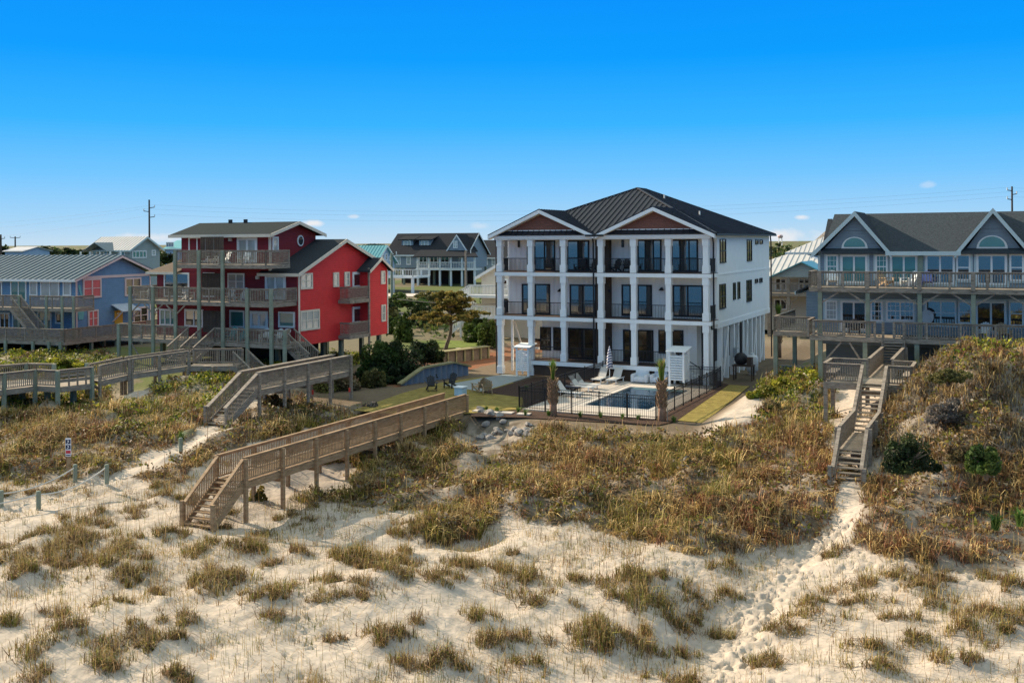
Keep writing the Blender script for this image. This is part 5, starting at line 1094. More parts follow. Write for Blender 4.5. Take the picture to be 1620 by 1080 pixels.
# ---------------------------------------------------------------- corrugated retaining wall, timber bulkhead, stones, rocks
A, B = at(634, 609, 0), at(741, 592, 0); L = math.hypot(B[0]-A[0], B[1]-A[1]); r = thing('retaining_wall', 'blue grey corrugated retaining wall with a sloping timber cap', 'retaining wall', (A[0], A[1], 0), math.atan2(B[1]-A[1], B[0]-A[0]))
m = MB(); n = 96; top = lambda f: np.interp(f, [0, .3, .75, .93, 1], [.05, .95, 1.05, .75, .55])
pts = [(L*i/n, .09*math.sin(i*2*math.pi/8), ) for i in range(n + 1)]
for i in range(n):
    (xa, ya), (xb, yb) = pts[i], pts[i+1]; za, zb_ = top(i/n), top((i+1)/n); m.extr([(xa, ya, -.3), (xb, yb, -.3), (xb, yb, zb_), (xa, ya, za)], (0, .03, 0))
m.put('corrugated_sheet', mat('blue_grey_vinyl', (.15,.19,.25), .6, .1), r)
c = MB()
for a, b in ((-.02, .3), (.3, .75), (.75, .93), (.93, 1.02)): c.bar((L*a, .0, top(max(a, 0)) + .04), (L*b, .0, top(min(b, 1)) + .04), .42, .12)
c.put('timber_cap', mat('olive_treated_timber', (.26,.235,.12), .8, .2), r)
A, B = at(694, 572, .2), at(772, 562, .2); L = math.hypot(B[0]-A[0], B[1]-A[1]); r = thing('timber_bulkhead', 'low brown timber bulkhead with olive cap boards behind the retaining wall', 'retaining wall', (A[0], A[1], 0), math.atan2(B[1]-A[1], B[0]-A[0]))
MB().box(0, L, 0, .06, -.3, .95).put('boards', mat('brown_grey_boards', (.17,.135,.10), .85, .3, 2, lap=('X', .2, .02)), r); MB().box(-.1, L + .1, -.25, .6, .952, 1.02).put('timber_cap', mat('olive_treated_timber', (.26,.235,.12)), r)
for i in range(7): MB().box(L*i/6 - .07, L*i/6 + .07, -.13, -.002, -.3, .95).put('post', mat('olive_treated_timber', (.26,.235,.12)), r)
for i, (px, py) in enumerate(((759,650),(780,652),(802,653),(829,655))):
    X, Y = at(px, py, 0); o = MB().box(-.38, .38, -.28, .28, -.02, .05).put('stepping_stone', M_CONC); o.location = (X, Y, .0); o.rotation_euler = (0, 0, WR + .05*i); tag(o, ['square pale stepping stone nearest the brown boardwalk', 'square pale stepping stone, second from the brown boardwalk', 'square pale stepping stone, third from the brown boardwalk', 'square pale stepping stone nearest the pool fence corner'][i], 'paver', 'stepping stones in the mulch')
M_ROCK = mat('grey_rip_rap', (.27,.25,.23), .9, .3, 3, bump=.03, bs=6)
def rock_mesh(seed):
    import bmesh
    bm = bmesh.new(); bmesh.ops.create_icosphere(bm, subdivisions=2, radius=1); q = np.random.default_rng(seed)
    pl = q.normal(0, 1, (9, 3)); pl /= np.linalg.norm(pl, axis=1)[:, None]; dd = q.uniform(.55, .85, 9)
    for v in bm.verts:
        c = np.array(v.co)
        for n_, d_ in zip(pl, dd):
            e = c @ n_
            if e > d_: c = c - n_ * (e - d_)
        v.co = Vector(c * (1.1, .8, .7))
    me = bpy.data.meshes.new('rock'); bm.to_mesh(me); bm.free(); me.materials.append(M_ROCK); return me
RK = [rock_mesh(i) for i in range(6)]
for i in range(44):
    px, py = random.uniform(752, 842), random.uniform(664, 690)
    X, Y = at(px, py, -.5); z = float(H(X, Y)[0]); X, Y = at(px, py, z); z = float(H(X, Y)[0]); o = link('rock', RK[i % 6]); s = random.uniform(.16, .36); o.location = (X, Y, z + s*.25); o.scale = (s, s, s); o.rotation_euler = (random.uniform(-.4, .4), random.uniform(-.4, .4), random.uniform(0, 6)); tag(o, 'grey rip rap rock tumbled below the lawn edge at the boardwalk end', 'rock', 'rip rap rocks below the lawn')
# survey stakes
for px, py, lab in ((495,642,'thin survey stake with red flagging by the grey walkway bushes'),(553,640,'thin survey stake with red flagging near the reddish straw'),(1056,668,'short grey stake at the mulch corner by the right palm')):
    X, Y = at(px, py, .3); z = float(H(X, Y)[0]); X, Y = at(px, py, z); z = float(H(X, Y)[0]); t = thing('survey_stake', lab, 'stake', (X, Y, z)); MB().box(-.02, .02, -.02, .02, -.2, .8).put('shaft', M_GREYW, t)
    if px < 1000: MB().box(-.06, .06, -.03, -.021, .5, .78).put('ribbon', mat('red_flagging', (.6,.06,.04), .6), t)
# ---------------------------------------------------------------- rope posts and the sign at the beach access
RP = []
for px, py, hpx, lab in ((2,803,28,'rope post at the left edge of the sand by the rope path'),(61,806,30,'short timber rope post on the near side of the sand path'),(119,758,24,'rounded timber rope post beside the tall sign post'),(169,755,21,'timber rope post at the top of the sand path'),(286,706,14,'small weathered post on the white sand path below the grey steps')):
    X, Y = at(px, py, -1.3)
    for _ in range(3): z = float(H(X, Y)[0]); X, Y = at(px, py, z)
    h = hpx * Y / 1600; o = MB().tube([(0, 0, -.3), (0, 0, h - .03), (0, 0, h)], [.1, .1, .07], 10).put('rope_post', M_GREENW); o.location = (X, Y, z); tag(o, lab, 'post', 'rope posts along the sand path'); RP.append(Vector((X, Y, z + h*.8)))
def rope(a, b, sag, lab):
    n = 12; pts = [a.lerp(b, i/n) - Vector((0, 0, sag*4*(i/n)*(1 - i/n))) for i in range(n + 1)]
    tag(MB().tube(pts, .034, 6).put('rope', mat('white_rope', (.62,.58,.5), .9)), lab, 'rope')
rope(RP[2], RP[0] + Vector((0, 0, 0)), .25, 'white rope slung from the sign side post to the left edge'); rope(RP[3], RP[1], .3, 'white rope slung from the top post down to the near short post'); rope(RP[1], Vector((RP[1].x - 6, RP[1].y - 3.0, RP[1].z - .3)), .2, 'white rope running left from the near short post')
X, Y = at(109, 757, -1.0)
for _ in range(3): z = float(H(X, Y)[0]); X, Y = at(109, 757, z)
hh = 64 * Y / 1600; t = thing('sign_post', 'narrow white beach rules sign on a tall timber post', 'sign', (X, Y, z), .1); MB().box(-.09, .09, -.05, .05, -.3, hh).put('post', M_NEWW, t)
b = MB().box(-.13, .13, -.075, -.052, hh - .86, hh + .02).put('sign_board', mat('white_sign', (.72,.72,.74), .5, .02), t)
m = MB()
for zz in (.05, .31): m.box(-.11, .11, -.083, -.076, hh - zz - .2, hh - zz)
m.put('pictogram_panel', mat('dark_sign_blue', (.02,.03,.08), .5, .02), t); m = MB()
for zz in (.05, .31): m.tube([(-.0, -.086, hh - zz - .03), (0, -.086, hh - zz - .08)], .03, 8).bar((-.05, -.086, hh - zz - .17), (.04, -.086, hh - zz - .09), .008, .03)
m.put('pictogram', mat('white_sign', (.72,.72,.74)), t); MB().box(-.11, .11, -.083, -.076, hh - .72, hh - .57).put('red_panel', mat('red_sign', (.5,.05,.06), .5, .03), t); MB().box(-.11, .11, -.083, -.076, hh - .82, hh - .78).put('text_line', mat('dark_sign_blue', (.02,.03,.08)), t)
X, Y = GF.wor(GF.front(1466, 503, -1.0)[0], -1.0); t = thing('satellite_dish', 'grey satellite dish on the slate house lower deck', 'satellite dish', (X, Y, GD['d1'])); MB().tube([(0, 0, 0), (0, 0, 1.1)], .03, 8).put('mast', M_GREYW, t)
m = MB(); m.tube([(0, -.05, 1.2), (0, 0, 1.2), (.02, .06, 1.2)], [.42, .36, .1], 16); m.put('dish', mat('grey_dish', (.5,.5,.5), .5), t)
# ================================================================ TREES AND SHRUBS
PAL = dict(lime=LIME + LIME + OLIVE, green=[(.06,.10,.02),(.09,.13,.025),(.045,.075,.018)], dark=[(.022,.038,.012),(.035,.055,.016),(.018,.03,.011),(.05,.07,.02)], rust=[(.16,.13,.05),(.20,.12,.06),(.12,.12,.03),(.22,.17,.09)],
    olive=[(.13,.125,.035),(.10,.095,.03),(.17,.15,.05)], brown=[(.13,.085,.04),(.10,.07,.03),(.16,.12,.05)], gold=[(.27,.21,.05),(.18,.15,.035),(.10,.095,.02),(.32,.24,.07)], grey=[(.18,.155,.13),(.24,.21,.175),(.13,.11,.09)])
M_BARK = mat('grey_brown_bark', (.12,.095,.07), .9, .3, 6)
def crown(r, pal, n, size, lumps, seed, flat=.0):
    """leaf clumps through an uneven volume with half-widths r"""
    q = np.random.default_rng(seed); k = lumps; c = q.normal(0, 1, (k, 3)); c /= np.linalg.norm(c, axis=1)[:, None]; c *= q.uniform(.3, .95, (k, 1)); c[:, 2] = np.abs(c[:, 2]) * 1.0
    rad = q.uniform(.13, .36, k); tint = np.array(pal)[q.integers(0, len(pal), k)] * q.uniform(.75, 1.25, (k, 1))
    i = q.integers(0, k, n); d = q.normal(0, 1, (n, 3)); d /= np.linalg.norm(d, axis=1)[:, None]; p = c[i] + d * (rad[i] * q.uniform(.35, 1, n)**.5)[:, None] * (1, 1, .8 - flat)
    p = p * np.array(r); p[:, 2] = np.maximum(p[:, 2], q.uniform(0, .15, n) * r[2])
    col = tint[i] * q.uniform(.65, 1.35, (n, 1))
    return leaves(p, size * q.uniform(.6, 1.3, n), col, d, .35)
_sd = [100]
def shrub(label, px, py, wpx, hpx, pal, z=None, Y=None, name='shrub', cat='shrub', n=None, group=None, leaf=None, lumps=None, dz=0):
    if Y is None:
        X, Y = at(px, py, z if z is not None else 0)
        if z is None:
            for _ in range(5): z = float(H(X, Y)[0]); X, Y = at(px, py, z)
    else: X, Y, z = atY(px, py, Y)
    _sd[0] += 1; k = Y / FL; rx, rz = wpx*k/2, hpx*k
    n = n or int(min(6500, max(700, wpx*hpx*1.5))); s = leaf or max(.06, Y*.0017)
    o = array_mesh(name, *crown((rx*1.0, rx*.8, rz*.82), PAL[pal], n, s, lumps or 30, _sd[0])[:3], LM, crown((rx*1.0, rx*.8, rz*.82), PAL[pal], n, s, lumps or 30, _sd[0])[3])
    o.location = (X, Y, z - .08 + dz); tag(o, label, cat, group)
    m = MB(); q = random.Random(_sd[0])
    for i in range(7):
        a = q.uniform(0, 6.28); e = q.uniform(.3, .75); m.tube([(0, 0, -.2), (rx*e*.5*math.cos(a), rx*e*.5*math.sin(a), rz*.3), (rx*e*math.cos(a), rx*e*math.sin(a), rz*q.uniform(.35, .6))], [.04, .03, .01], 5)
    m.put('stem', M_BARK, o); return o
for a in (('rusty green bush overhanging the grey walkway, flecked with reddish leaves',535,616,105,42,'rust'),('yellow green bush at the corner of the grey walkway below the red house',592,612,50,52,'olive'),
    ('large dark evergreen bush between the red house and the retaining wall',635,600,125,78,'dark'),('dark evergreen bush right of the red house stilts',672,572,60,52,'dark'),('dark bush touching the right stilts of the red house',604,592,80,66,'green'),('sprawling dark bush behind the left end of the retaining wall',600,606,90,46,'dark'),
    ('upright bright green juniper rising behind the dark bushes',641,540,38,56,'green'),('smaller bright green juniper against the road behind the red house',620,528,30,40,'green'),
    ('low lime green mound before the blue house side deck',105,582,85,24,'lime'),('low olive mound at the left edge below the blue house',22,586,75,18,'olive'),('low dusky bush between the blue house and the long boardwalk',185,574,50,16,'olive'),('lime green bush at the foot of the red house stilts',440,590,85,24,'lime'),('green bush beside the lower flight of the red house walkway',395,606,50,22,'green'),
    ('bushy lime shrub nearest the house side yard, at the dune edge',1205,628,44,32,'lime'),('bushy lime shrub next to the left posts of the slate house deck',1240,618,46,28,'lime'),('bright green shrub under the left bench platform',1278,610,54,32,'lime'),('dusky shrub below the lime bushes at the edge of the sandy patch',1222,655,60,30,'rust'),
    ('dark green bush in the hollow right of the stair walkway',1435,742,95,78,'dark'),('green bush on the face of the right dune',1560,742,66,52,'green'),('olive bush high on the right dune below its crest',1500,600,80,30,'olive'),('lime bush on the crest of the right dune at the frame edge',1605,590,66,34,'lime'),('grey brown dead scrub bush on the right dune slope',1500,665,90,44,'grey'),('grey brown dead scrub bush right of the bench platform',1440,640,70,50,'grey'),('tangled grey scrub bush at the right frame edge of the dune',1595,680,80,48,'grey'),('brown scrub bush beside the dark hollow on the right dune',1520,725,70,38,'brown'),('small green bush under the slate house deck',1433,552,46,20,'lime'),
    ('dark olive bush beside the steps of the brown boardwalk',408,790,30,28,'gold'),('low dark bush on the slope below the grey walkway',470,655,90,28,'rust'),('low brown bush left of the survey stake',430,640,60,26,'brown'),('grey twiggy bush right of the grey walkway bushes',590,650,40,22,'grey')):
    shrub(*a)
for a, Yv in ((('dense evergreen standing against the left corner of the white house',772,548,34,58,'green'),94),(('brown hedge seen through the open left bay of the white house',828,560,90,62,'brown'),108),(('second brown hedge plant left of the white house hedge',790,560,40,45,'brown'),110),
    (('olive clipped mound beside the road pole behind the lawn tree',714,485,70,28,'olive'),122),(('long green hedge plant along the road behind the red house',645,484,80,26,'green'),126),(('dark hedge plant in the shade by the road',600,494,70,30,'dark'),120),(('dark roadside bush left of the lawn tree',666,512,62,40,'dark'),112),(('olive bush at the bend of the road behind the juniper',612,505,60,34,'olive'),116),(('dusky hedge plant right of the lawn tree before the cream house',752,538,48,40,'green'),98),(('olive mound beside the pale drive before the grey blue house',685,476,60,20,'olive'),135),(('dark bush beside the lawn tree, in front of the road hedge',690,506,40,30,'green'),114),(('green bush below the stairs of the cream house',748,520,36,34,'green'),102),
    (('dark tall bush behind the palm beside the white house',1222,556,40,90,'dark'),112),(('dark tall bush between the white house and the slate house deck',1256,560,56,86,'dark'),110),(('green bush low behind the left deck posts of the slate house',1285,560,50,40,'green'),100),
    (('round dark tree left of the tall pole on the horizon',120,404,60,16,'dark'),240),(('dark flat topped tree on the left horizon',72,402,52,15,'dark'),250),(('dark tree at the far left horizon edge',4,404,26,19,'dark'),250),(('dark bush right of the grey metal roofed house',263,415,24,24,'dark'),160),(('dark tree top behind the teal roof',592,392,40,10,'dark'),260)):
    shrub(a[0], a[1], a[2], a[3], a[4], a[5], Y=Yv, name='tree' if 'tree' in a[0] else 'shrub', cat='tree' if 'tree' in a[0] else 'shrub')
# the wind-shaped tree on the green lawn behind the bulkhead
X, Y = at(703, 556, .2); k = Y / FL; t = thing('windswept_tree', 'wind shaped tree with flat golden tiers and a leaning bare trunk on the lawn', 'tree', (X, Y, .2))
m = MB(); B = [(0, 0, -.2), (.25, 0, .7), (.55, .1, 1.5), (.65, .1, 2.5), (.5, 0, 3.6), (.4, 0, 4.6)]; m.tube(B, [.2, .17, .14, .12, .09, .04], 8); tiers = []
q = random.Random(5)
for i in range(24):
    f = q.uniform(.28, 1); a = q.uniform(0, 6.28); b0 = Vector(B[2]).lerp(Vector(B[5]), f); L = (1.1 - abs(f - .35)*.9) * q.uniform(1.4, 2.6); e = b0 + Vector((L*math.cos(a)*1.1, L*math.sin(a)*.8, .25 + q.uniform(-.1, .3))); m.tube([b0, b0.lerp(e, .5) + Vector((0, 0, .12)), e], [.06, .04, .012], 5); tiers.append((e, q.uniform(.6, 1.1)))
    tiers.append((b0.lerp(e, .55) + Vector((0, 0, .15)), q.uniform(.45, .8)))
tiers += [(Vector((.5, 0, 4.9)), .8), (Vector((.9, .2, 4.5)), .9), (Vector((0, 0, 4.4)), .9)]
m.put('trunk', M_BARK, t); pr = []
for i, (e, r_) in enumerate(tiers):
    v, q_, t_2, c = crown((r_*1.15, r_*1.15, .5), PAL['gold'], 420, .15, 7, 700 + i, .2); pr.append((v + np.array(e), q_, t_2, c))
V, Q, T, C = join(pr); array_mesh('crown', V, Q, T, LM, C, t)
# sabal palms: ragged boot-jacketed trunks with a tied or open bunch of fronds
M_BOOT = mat('palm_boots', (.24,.165,.10), .9, .4, 8); M_PALMT = mat('palm_trunk', (.30,.185,.125), .9, .25, 9, bump=.02, bs=12); M_FRONDB = leaf_mat('palm_frond')
def palm(label, px, py, hpx, fpx, open_, z=0, seed=1):
    X, Y = at(px, py, z); k = Y / FL; h, f = hpx*k, fpx*k; t = thing('palm_tree', label, 'palm tree', (X, Y, z)); q = random.Random(seed)
    MB().tube([(0, 0, -.2), (.02, 0, h*.3), (0, 0, h*.7), (0, 0, h)], [.24, .2, .2, .15], 12).put('trunk', M_PALMT, t, True)
    m = MB(); n = 90
    for i in range(n):
        z_ = h*(.30 + .7*i/n); a = i*2.4; r0 = .19 + .03*q.random(); c, s = math.cos(a), math.sin(a); L = q.uniform(.16, .3)
        m.extr([(c*r0 - s*.07, s*r0 + c*.07, z_), (c*r0 + s*.07, s*r0 - c*.07, z_), (c*(r0+.13) + s*.035, s*(r0+.13) - c*.035, z_ + L), (c*(r0+.13) - s*.035, s*(r0+.13) + c*.035, z_ + L)], (c*.025, s*.025, .01))
    m.put('boots', M_BOOT, t); P_, hh, wd, ln, cl, yw = [], [], [], [], [], []
    nb = 150
    for i in range(nb):
        P_.append((q.uniform(-.08, .08), q.uniform(-.08, .08), h*.97)); hh.append(f*q.uniform(.55, 1.05)); wd.append(.075); ln.append(abs(q.gauss(0, .16)) + .02 if not open_ else q.uniform(.05, .6)); yw.append(q.uniform(0, 6.28)); cl.append(q.choice([(.09,.20,.025),(.13,.25,.03),(.18,.27,.04),(.24,.25,.07)]) if q.random() < .86 else (.36,.24,.12))
    v, qd, tr, c = blades(np.array(P_), np.array(hh), np.array(wd), np.array(ln), np.array(cl), np.array(yw)); array_mesh('fronds', v, qd, tr, M_FRONDB, c, t); return t
palm('palm with ragged brown trunk and sparse tied fronds at the left of the pool fence', 875, 657, 56, 36, False, 0, 1)
palm('palm with ragged brown trunk and bright green upright fronds at the pool fence corner', 1047, 665, 63, 42, False, 0, 2)
palm('palm with reddish bare trunk standing behind the white house side yard', 1232, 562, 62, 26, True, .3, 3)
# small young plants in the mulch, yuccas on the dunes
YP = [(.10,.19,.03),(.16,.24,.05),(.07,.13,.025)]
def spiky(name, label, cat, px, py, r, n, wd, pal, group=None, z=None):
    X, Y = at(px, py, 0); z = 0.0
    for _ in range(4): z = float(H(X, Y)[0]); X, Y = at(px, py, z)
    b = np.zeros((n, 3)); b[:, :2] = rng.normal(0, r*.08, (n, 2)); v, q, t_3, c = blades(b, rng.uniform(.6, 1.1, n)*r*1.2, np.full(n, wd), rng.uniform(.1, .95, n), pick(pal, n, .2)); o = array_mesh(name, v, q, t_3, GM, c); o.location = (X, Y, z); return tag(o, label, cat, group)
for px, py, lab in ((769,651,'small green strap leaved plant by the first stepping stones'),(786,653,'small dusty plant between the stepping stones'),(820,653,'bright green plant at the fence corner post'),(831,658,'low green plant in the mulch just right of the fence corner'),(868,659,'low green plant at the foot of the left palm'),(918,661,'green plant under the front fence, first right of the left palm'),(950,662,'green plant under the front fence, second right of the left palm'),(985,664,'green plant under the front fence, third right of the left palm'),(1010,665,'green plant under the front fence nearest the right palm'),(1066,668,'round green plant at the foot of the right palm by the lawn strip'),(832,618,'pale green plant behind the left fence run')):
    spiky('young_plant', lab, 'plant', px, py, .42, 60, .03, YP, 'young plants along the pool fence')
spiky('yucca', 'spiky green yucca in the dune grass above the sand path', 'yucca', 286, 700, .6, 70, .05, YP); spiky('yucca', 'spiky green yucca among the tall reddish grass, left of its neighbour', 'yucca', 1576, 838, .55, 60, .05, YP); spiky('yucca', 'spiky green yucca at the right frame edge in the reddish grass', 'yucca', 1614, 832, .55, 60, .05, YP)
# far scrub and woods: one uncountable mass
def woods():
    x, y = [], []
    a = rng.uniform(-.62, .62, 42000); Y = 92 + 430 * rng.uniform(0, 1, 42000)**1.25; X = a * Y; g = fbm(X*.035, Y*.035, 111); hgt = fbm(X*.09, Y*.09, 113)
    px = CX + FL*X/Y; k = (g > .44) | ((Y > 230) & (g > .3)) | ((px > 575) & (px < 700) & (Y < 115))
    low = (px > 575) & (px < 700) & (Y > 100) & (Y < 115); k &= ~((px > 560) & (px < 770) & (Y < 175) & ~low); k &= ~((px > 190) & (px < 620) & (Y < 118)); k &= ~((px < 255) & (Y < 130)); k &= ~((px > 1180) & (Y < 112)); k &= ~((px > 120) & (px < 260) & (Y > 140) & (Y < 166)); k &= ~((px > 600) & (px < 800) & (Y > 160) & (Y < 210)); k &= ~((px > 770) & (px < 1230) & (Y < 112))
    X, Y, hgt, low = X[k], Y[k], hgt[k], low[k]; n = len(X); z = H0(X, Y); top = (hgt - .25) * np.where(low, 2.5, np.where(Y > 230, 10.5, 4.5)); per = 3
    p = np.stack([X, Y, z + np.maximum(.3, top) * rng.uniform(.25, 1, n)], 1); p = np.repeat(p, per, 0) + rng.normal(0, .5, (n*per, 3)) * (1.4, 1.4, .5)
    v, q, t, c = leaves(p, np.repeat(Y, per) * .0028 * rng.uniform(.6, 1.3, n*per), pick(PAL['dark'] + PAL['olive'] + PAL['dark'] + PAL['green'], n*per, .3))
    tag(array_mesh('maritime_scrub', v, q, t, LM, c), 'dark maritime scrub and low woods behind the houses', kind='stuff')
woods()
# ================================================================ HOUSES FURTHER BACK
def back_house(label, F, x0, x1, y0, y1, z0, ze, zr, axis, wm, rm, seam=0, wins=(), stilts=None, gnd=1.8, trim=None, over=.5):
    r = house('beach_house', label, F); w = MB().box(x0, x1, y0, y1, z0, ze)
    if axis == 'x': ym = (y0+y1)/2; w.extr([(x1 - .1, y0, ze), (x1 - .1, y1, ze), (x1 - .1, ym, zr)], (.1, 0, 0)).extr([(x0, y0, ze), (x0, y1, ze), (x0, ym, zr)], (.1, 0, 0))
    elif axis == 'y': xm = (x0+x1)/2; w.extr([(x0, y0, ze), (x1, y0, ze), (xm, y0, zr)], (0, .1, 0))
    w.put('wall', wm, r)
    if axis in 'xy':
        ro = gable_roof(x0 - over, x1 + over, y0 - over, y1 + over, ze - .2, zr + .1, axis, .12, seam=seam).put('roof', rm, r)
        if trim and axis == 'x': rake(y0 - over, y1 + over, x1 + over, ze - .2, zr + .1, axis='x').put('barge_board', trim, ro); MB().box(x0 - over, x1 + over, y0 - over - .06, y0 - over, ze - .4, ze - .18).put('fascia', trim, ro)
        if trim and axis == 'y': rake(x0 - over, x1 + over, y0 - over, ze - .2, zr + .1).put('barge_board', trim, ro)
    else:
        h = (y1 - y0)/2 + over; m = MB(); a, b, c, d = (x0-over, y0-over, ze-.1), (x1+over, y0-over, ze-.1), (x1+over, y1+over, ze-.1), (x0-over, y1+over, ze-.1); e, f = (x0-over+h, (y0+y1)/2, zr), (x1+over-h, (y0+y1)/2, zr)
        for q in ((a, b, f, e), (b, c, f), (c, d, e, f), (d, a, e), (d, c, b, a)): m.poly(q)
        if seam:
            n = int((x1-x0+2*over)/seam); sl = (zr - ze + .1)/h
            for i in range(1, n): xx = x0 - over + (x1-x0+2*over)*i/n; dd = min(h, xx - x0 + over, x1 + over - xx); m.bar((xx, y0-over, ze-.08), (xx, y0-over+dd, ze-.08+sl*dd), .06, .08)
        ro = m.put('roof', rm, r)
        if trim: MB().box(x0 - over, x1 + over, y0 - over - .06, y0 - over, ze - .35, ze - .1).put('fascia', trim, ro)
    for pl, q, n, g in wins: win_px(r, F, pl, {'y': y0, 'x': x1}[pl], q, fm=M_TRIM, gm=g, nx=n, nz=2 if n == 1 else 1, fw=.16)
    if stilts:
        for i in range(stilts):
            for yy in (y0 + .2, y1 - .2): xx = x0 + .2 + (x1 - x0 - .4)*i/(stilts - 1); MB().box(xx - .18, xx + .18, yy - .18, yy + .18, gnd - 1, z0 + .02).put('stilt', M_GREENW, r)
    return r
M_SAGE = mat('sage_grey_siding', (.30,.345,.33), .7, .06, 2, lap=('Z', .2, .02)); M_LROOF = mat('light_metal_roof', (.52,.50,.47), .4, .06, 1, spec=.5); M_TROOFM = mat('teal_metal_roof', (.10,.33,.36), .4, .08, 1, spec=.5)
M_PBLUE = mat('pale_blue_siding', (.36,.46,.58), .7, .06); M_GBLUE = mat('grey_blue_siding', (.24,.29,.33), .7, .06, 2); M_KROOF = mat('black_brown_shingles', (.034,.036,.04), .95, .3, 6, spec=.03); M_CREAM = mat('cream_siding', (.52,.48,.40), .7, .06, 2)
F = Frame(205.6, 394, 150, TH); ze = F.front(170, 394, 0)[1]
r = back_house('sage grey house with pale ribbed metal roof behind the blue house', F, F.front(140, 400)[0], 0, 0, F.side(252.8, 400)[0], 1.5, ze, F.front(170, 376, 5)[1], 'x', M_SAGE, M_LROOF, .6, (('x', (208.9,396.3,231.5,408.3), 4, M_GLASS), ('x', (239.5,395.3,246,404.6), 1, M_PALE), ('y', (146,396,154,404), 1, M_TEAL), ('y', (164,396,176,403), 2, M_TEAL), ('y', (187,396,198,407), 2, M_TEAL)), trim=M_AQUA)
xm = F.front(166, 390)[0]; gable_roof(xm - 2.6, xm + 2.6, -2.0, 2.5, ze - .3, ze + 1.0, 'y', .1).put('porch_roof', M_BROOF2, r); deck(r, F.front(140, 400)[0], -.1, -1.8, -.02, ze - 3.0); 
for i in range(5): x = F.front(140, 400)[0] + .3 - F.front(140, 400)[0]*i/4.2; MB().box(x - .1, x + .1, -1.8, -1.6, ze - 3, ze - .35).put('column', M_TRIM, r)
F = Frame(262, 396, 230, TH); back_house('distant pale blue house with low teal roof beside the red house roof', F, 0, 9, 0, 8, 2.4, F.front(270, 392, 0)[1], F.front(270, 381, 4)[1], 'x', M_PBLUE, M_TROOFM, 0, (('y', (263,383,275,391), 3, M_GLASS),), trim=M_TRIM)
F = Frame(594, 425, 160, TH); D_ = F.side(624, 420)[0]; ap = F.side(608.6, 389); ev = F.side(622, 417)
r = back_house('pale blue house with teal metal roof partly behind the red house', F, -14, 0, 0, D_, 4.6, ev[1] + .3, ap[1], 'x', M_PBLUE, M_TROOFM, .6, (('x', (604.5,402,607.5,412), 1, M_GLASSD), ('x', (609.5,401,612.5,412), 1, M_GLASSD), ('x', (615,405,618,413), 1, M_GLASSD)), 4, trim=M_TRIM)
xa = F.front(653, 430, -1)[0]; dk = deck(r, .05, xa, -1, 4, 4.7, M_TRIM, M_TRIM); rail_mb([(.05, -1, 4.7), (xa, -1, 4.7), (xa, 4, 4.7)], 1.1, .3, .05, (.15, .06), 2, .18).put('railing', M_TRIM, dk)
for x in (.3, xa*.5, xa - .2): MB().box(x - .18, x + .18, -.9, -.55, .8, 4.42).put('stilt', M_TRIM, r)
F = Frame(613, 425, 180, 18); X_ = lambda px, y=0: F.front(px, 410, y)[0]; ze = F.front(680, 401.5)[1]; zr = F.front(670, 370, 5.5)[1]; zd = F.front(690, 424)[1]
r = back_house('large grey blue house with two dormers and a long white porch behind the gap', F, 0, X_(737), 0, 11, zd, ze, zr, 'x', M_GBLUE, M_KROOF, 0, (('y', (627,406,634,419), 1, M_PALE), ('y', (643,406,650,419), 1, M_PALE)), 6, trim=M_TRIM)
for q in ((663,405,676,419),(680,405,693,419),(697,405,711,419),(726,406,733,420)): win_px(r, F, 'y', 0, q, fm=M_TRIM, gm=M_GLASSD, nx=2, fw=.15)
for px in (644.5, 672):
    x, z = F.front(px, 386, 2.2); d = MB().box(x - 1.1, x + 1.1, 2.2, 5, z - .9, z + .9).put('dormer', M_GBLUE, r); MB().slab([(x - 1.6, 1.7, z + .85), (x + 1.6, 1.7, z + .85), (x + 1.6, 6, z + 1.7), (x - 1.6, 6, z + 1.7)], .15).put('dormer_roof', M_KROOF, d); window(d, 'y', 2.2, x - .75, x + .75, z - .6, z + .6, fm=M_TRIM, gm=M_PALE, nx=2, fw=.15)
g0, g1 = X_(709, -.5), X_(737, -.5); gz = F.front(722, 373, -.5)[1]; gb = F.front(722, 396, -.5)[1]; MB().extr([(g0, -.5, gb), (g1, -.5, gb), ((g0+g1)/2, -.5, gz)], (0, 2, 0)).put('front_gable', M_GBLUE, r); rake(g0 - .4, g1 + .4, -.6, gb - .2, gz + .25, w=.35).put('barge_board', M_TRIM, r); gable_roof(g0 - .4, g1 + .4, -.6, 4.5, gb - .2, gz + .3, 'y', .12).put('gable_roof', M_KROOF, r); win_px(r, F, 'y', -.55, (717,381,724,393), fm=M_TRIM, gm=M_PALE, nx=2, nz=2, fw=.15)
dk = deck(r, X_(658, -3), X_(752, -3), -3, -.02, zd, M_TRIM, M_TRIM); rail_mb([(X_(658, -3), -3, zd), (X_(752, -3), -3, zd)], 1.1, .3, .06, (.16, .07), 0).put('railing', M_TRIM, dk)
MB().slab([(X_(653, -3.5), -3.5, ze - .4), (X_(756, -3.5), -3.5, ze - .4), (X_(750, 0), -.02, ze + .7), (X_(665, 0), -.02, ze + .7)], .15).put('porch_roof', M_KROOF, r)
for px in (660, 677.5, 695, 712.5, 730, 750): x = X_(px, -3); MB().box(x - .15, x + .15, -2.9, -2.6, 1.5, ze - .5).put('column', M_TRIM, r)
MB().box(.5, X_(737) - .5, 5, 5.1, 1.5, zd).put('underfloor_panel', mat('dark_brown_panel', (.045,.032,.025), .9), r)  # one solid dark panel behind the front stilts
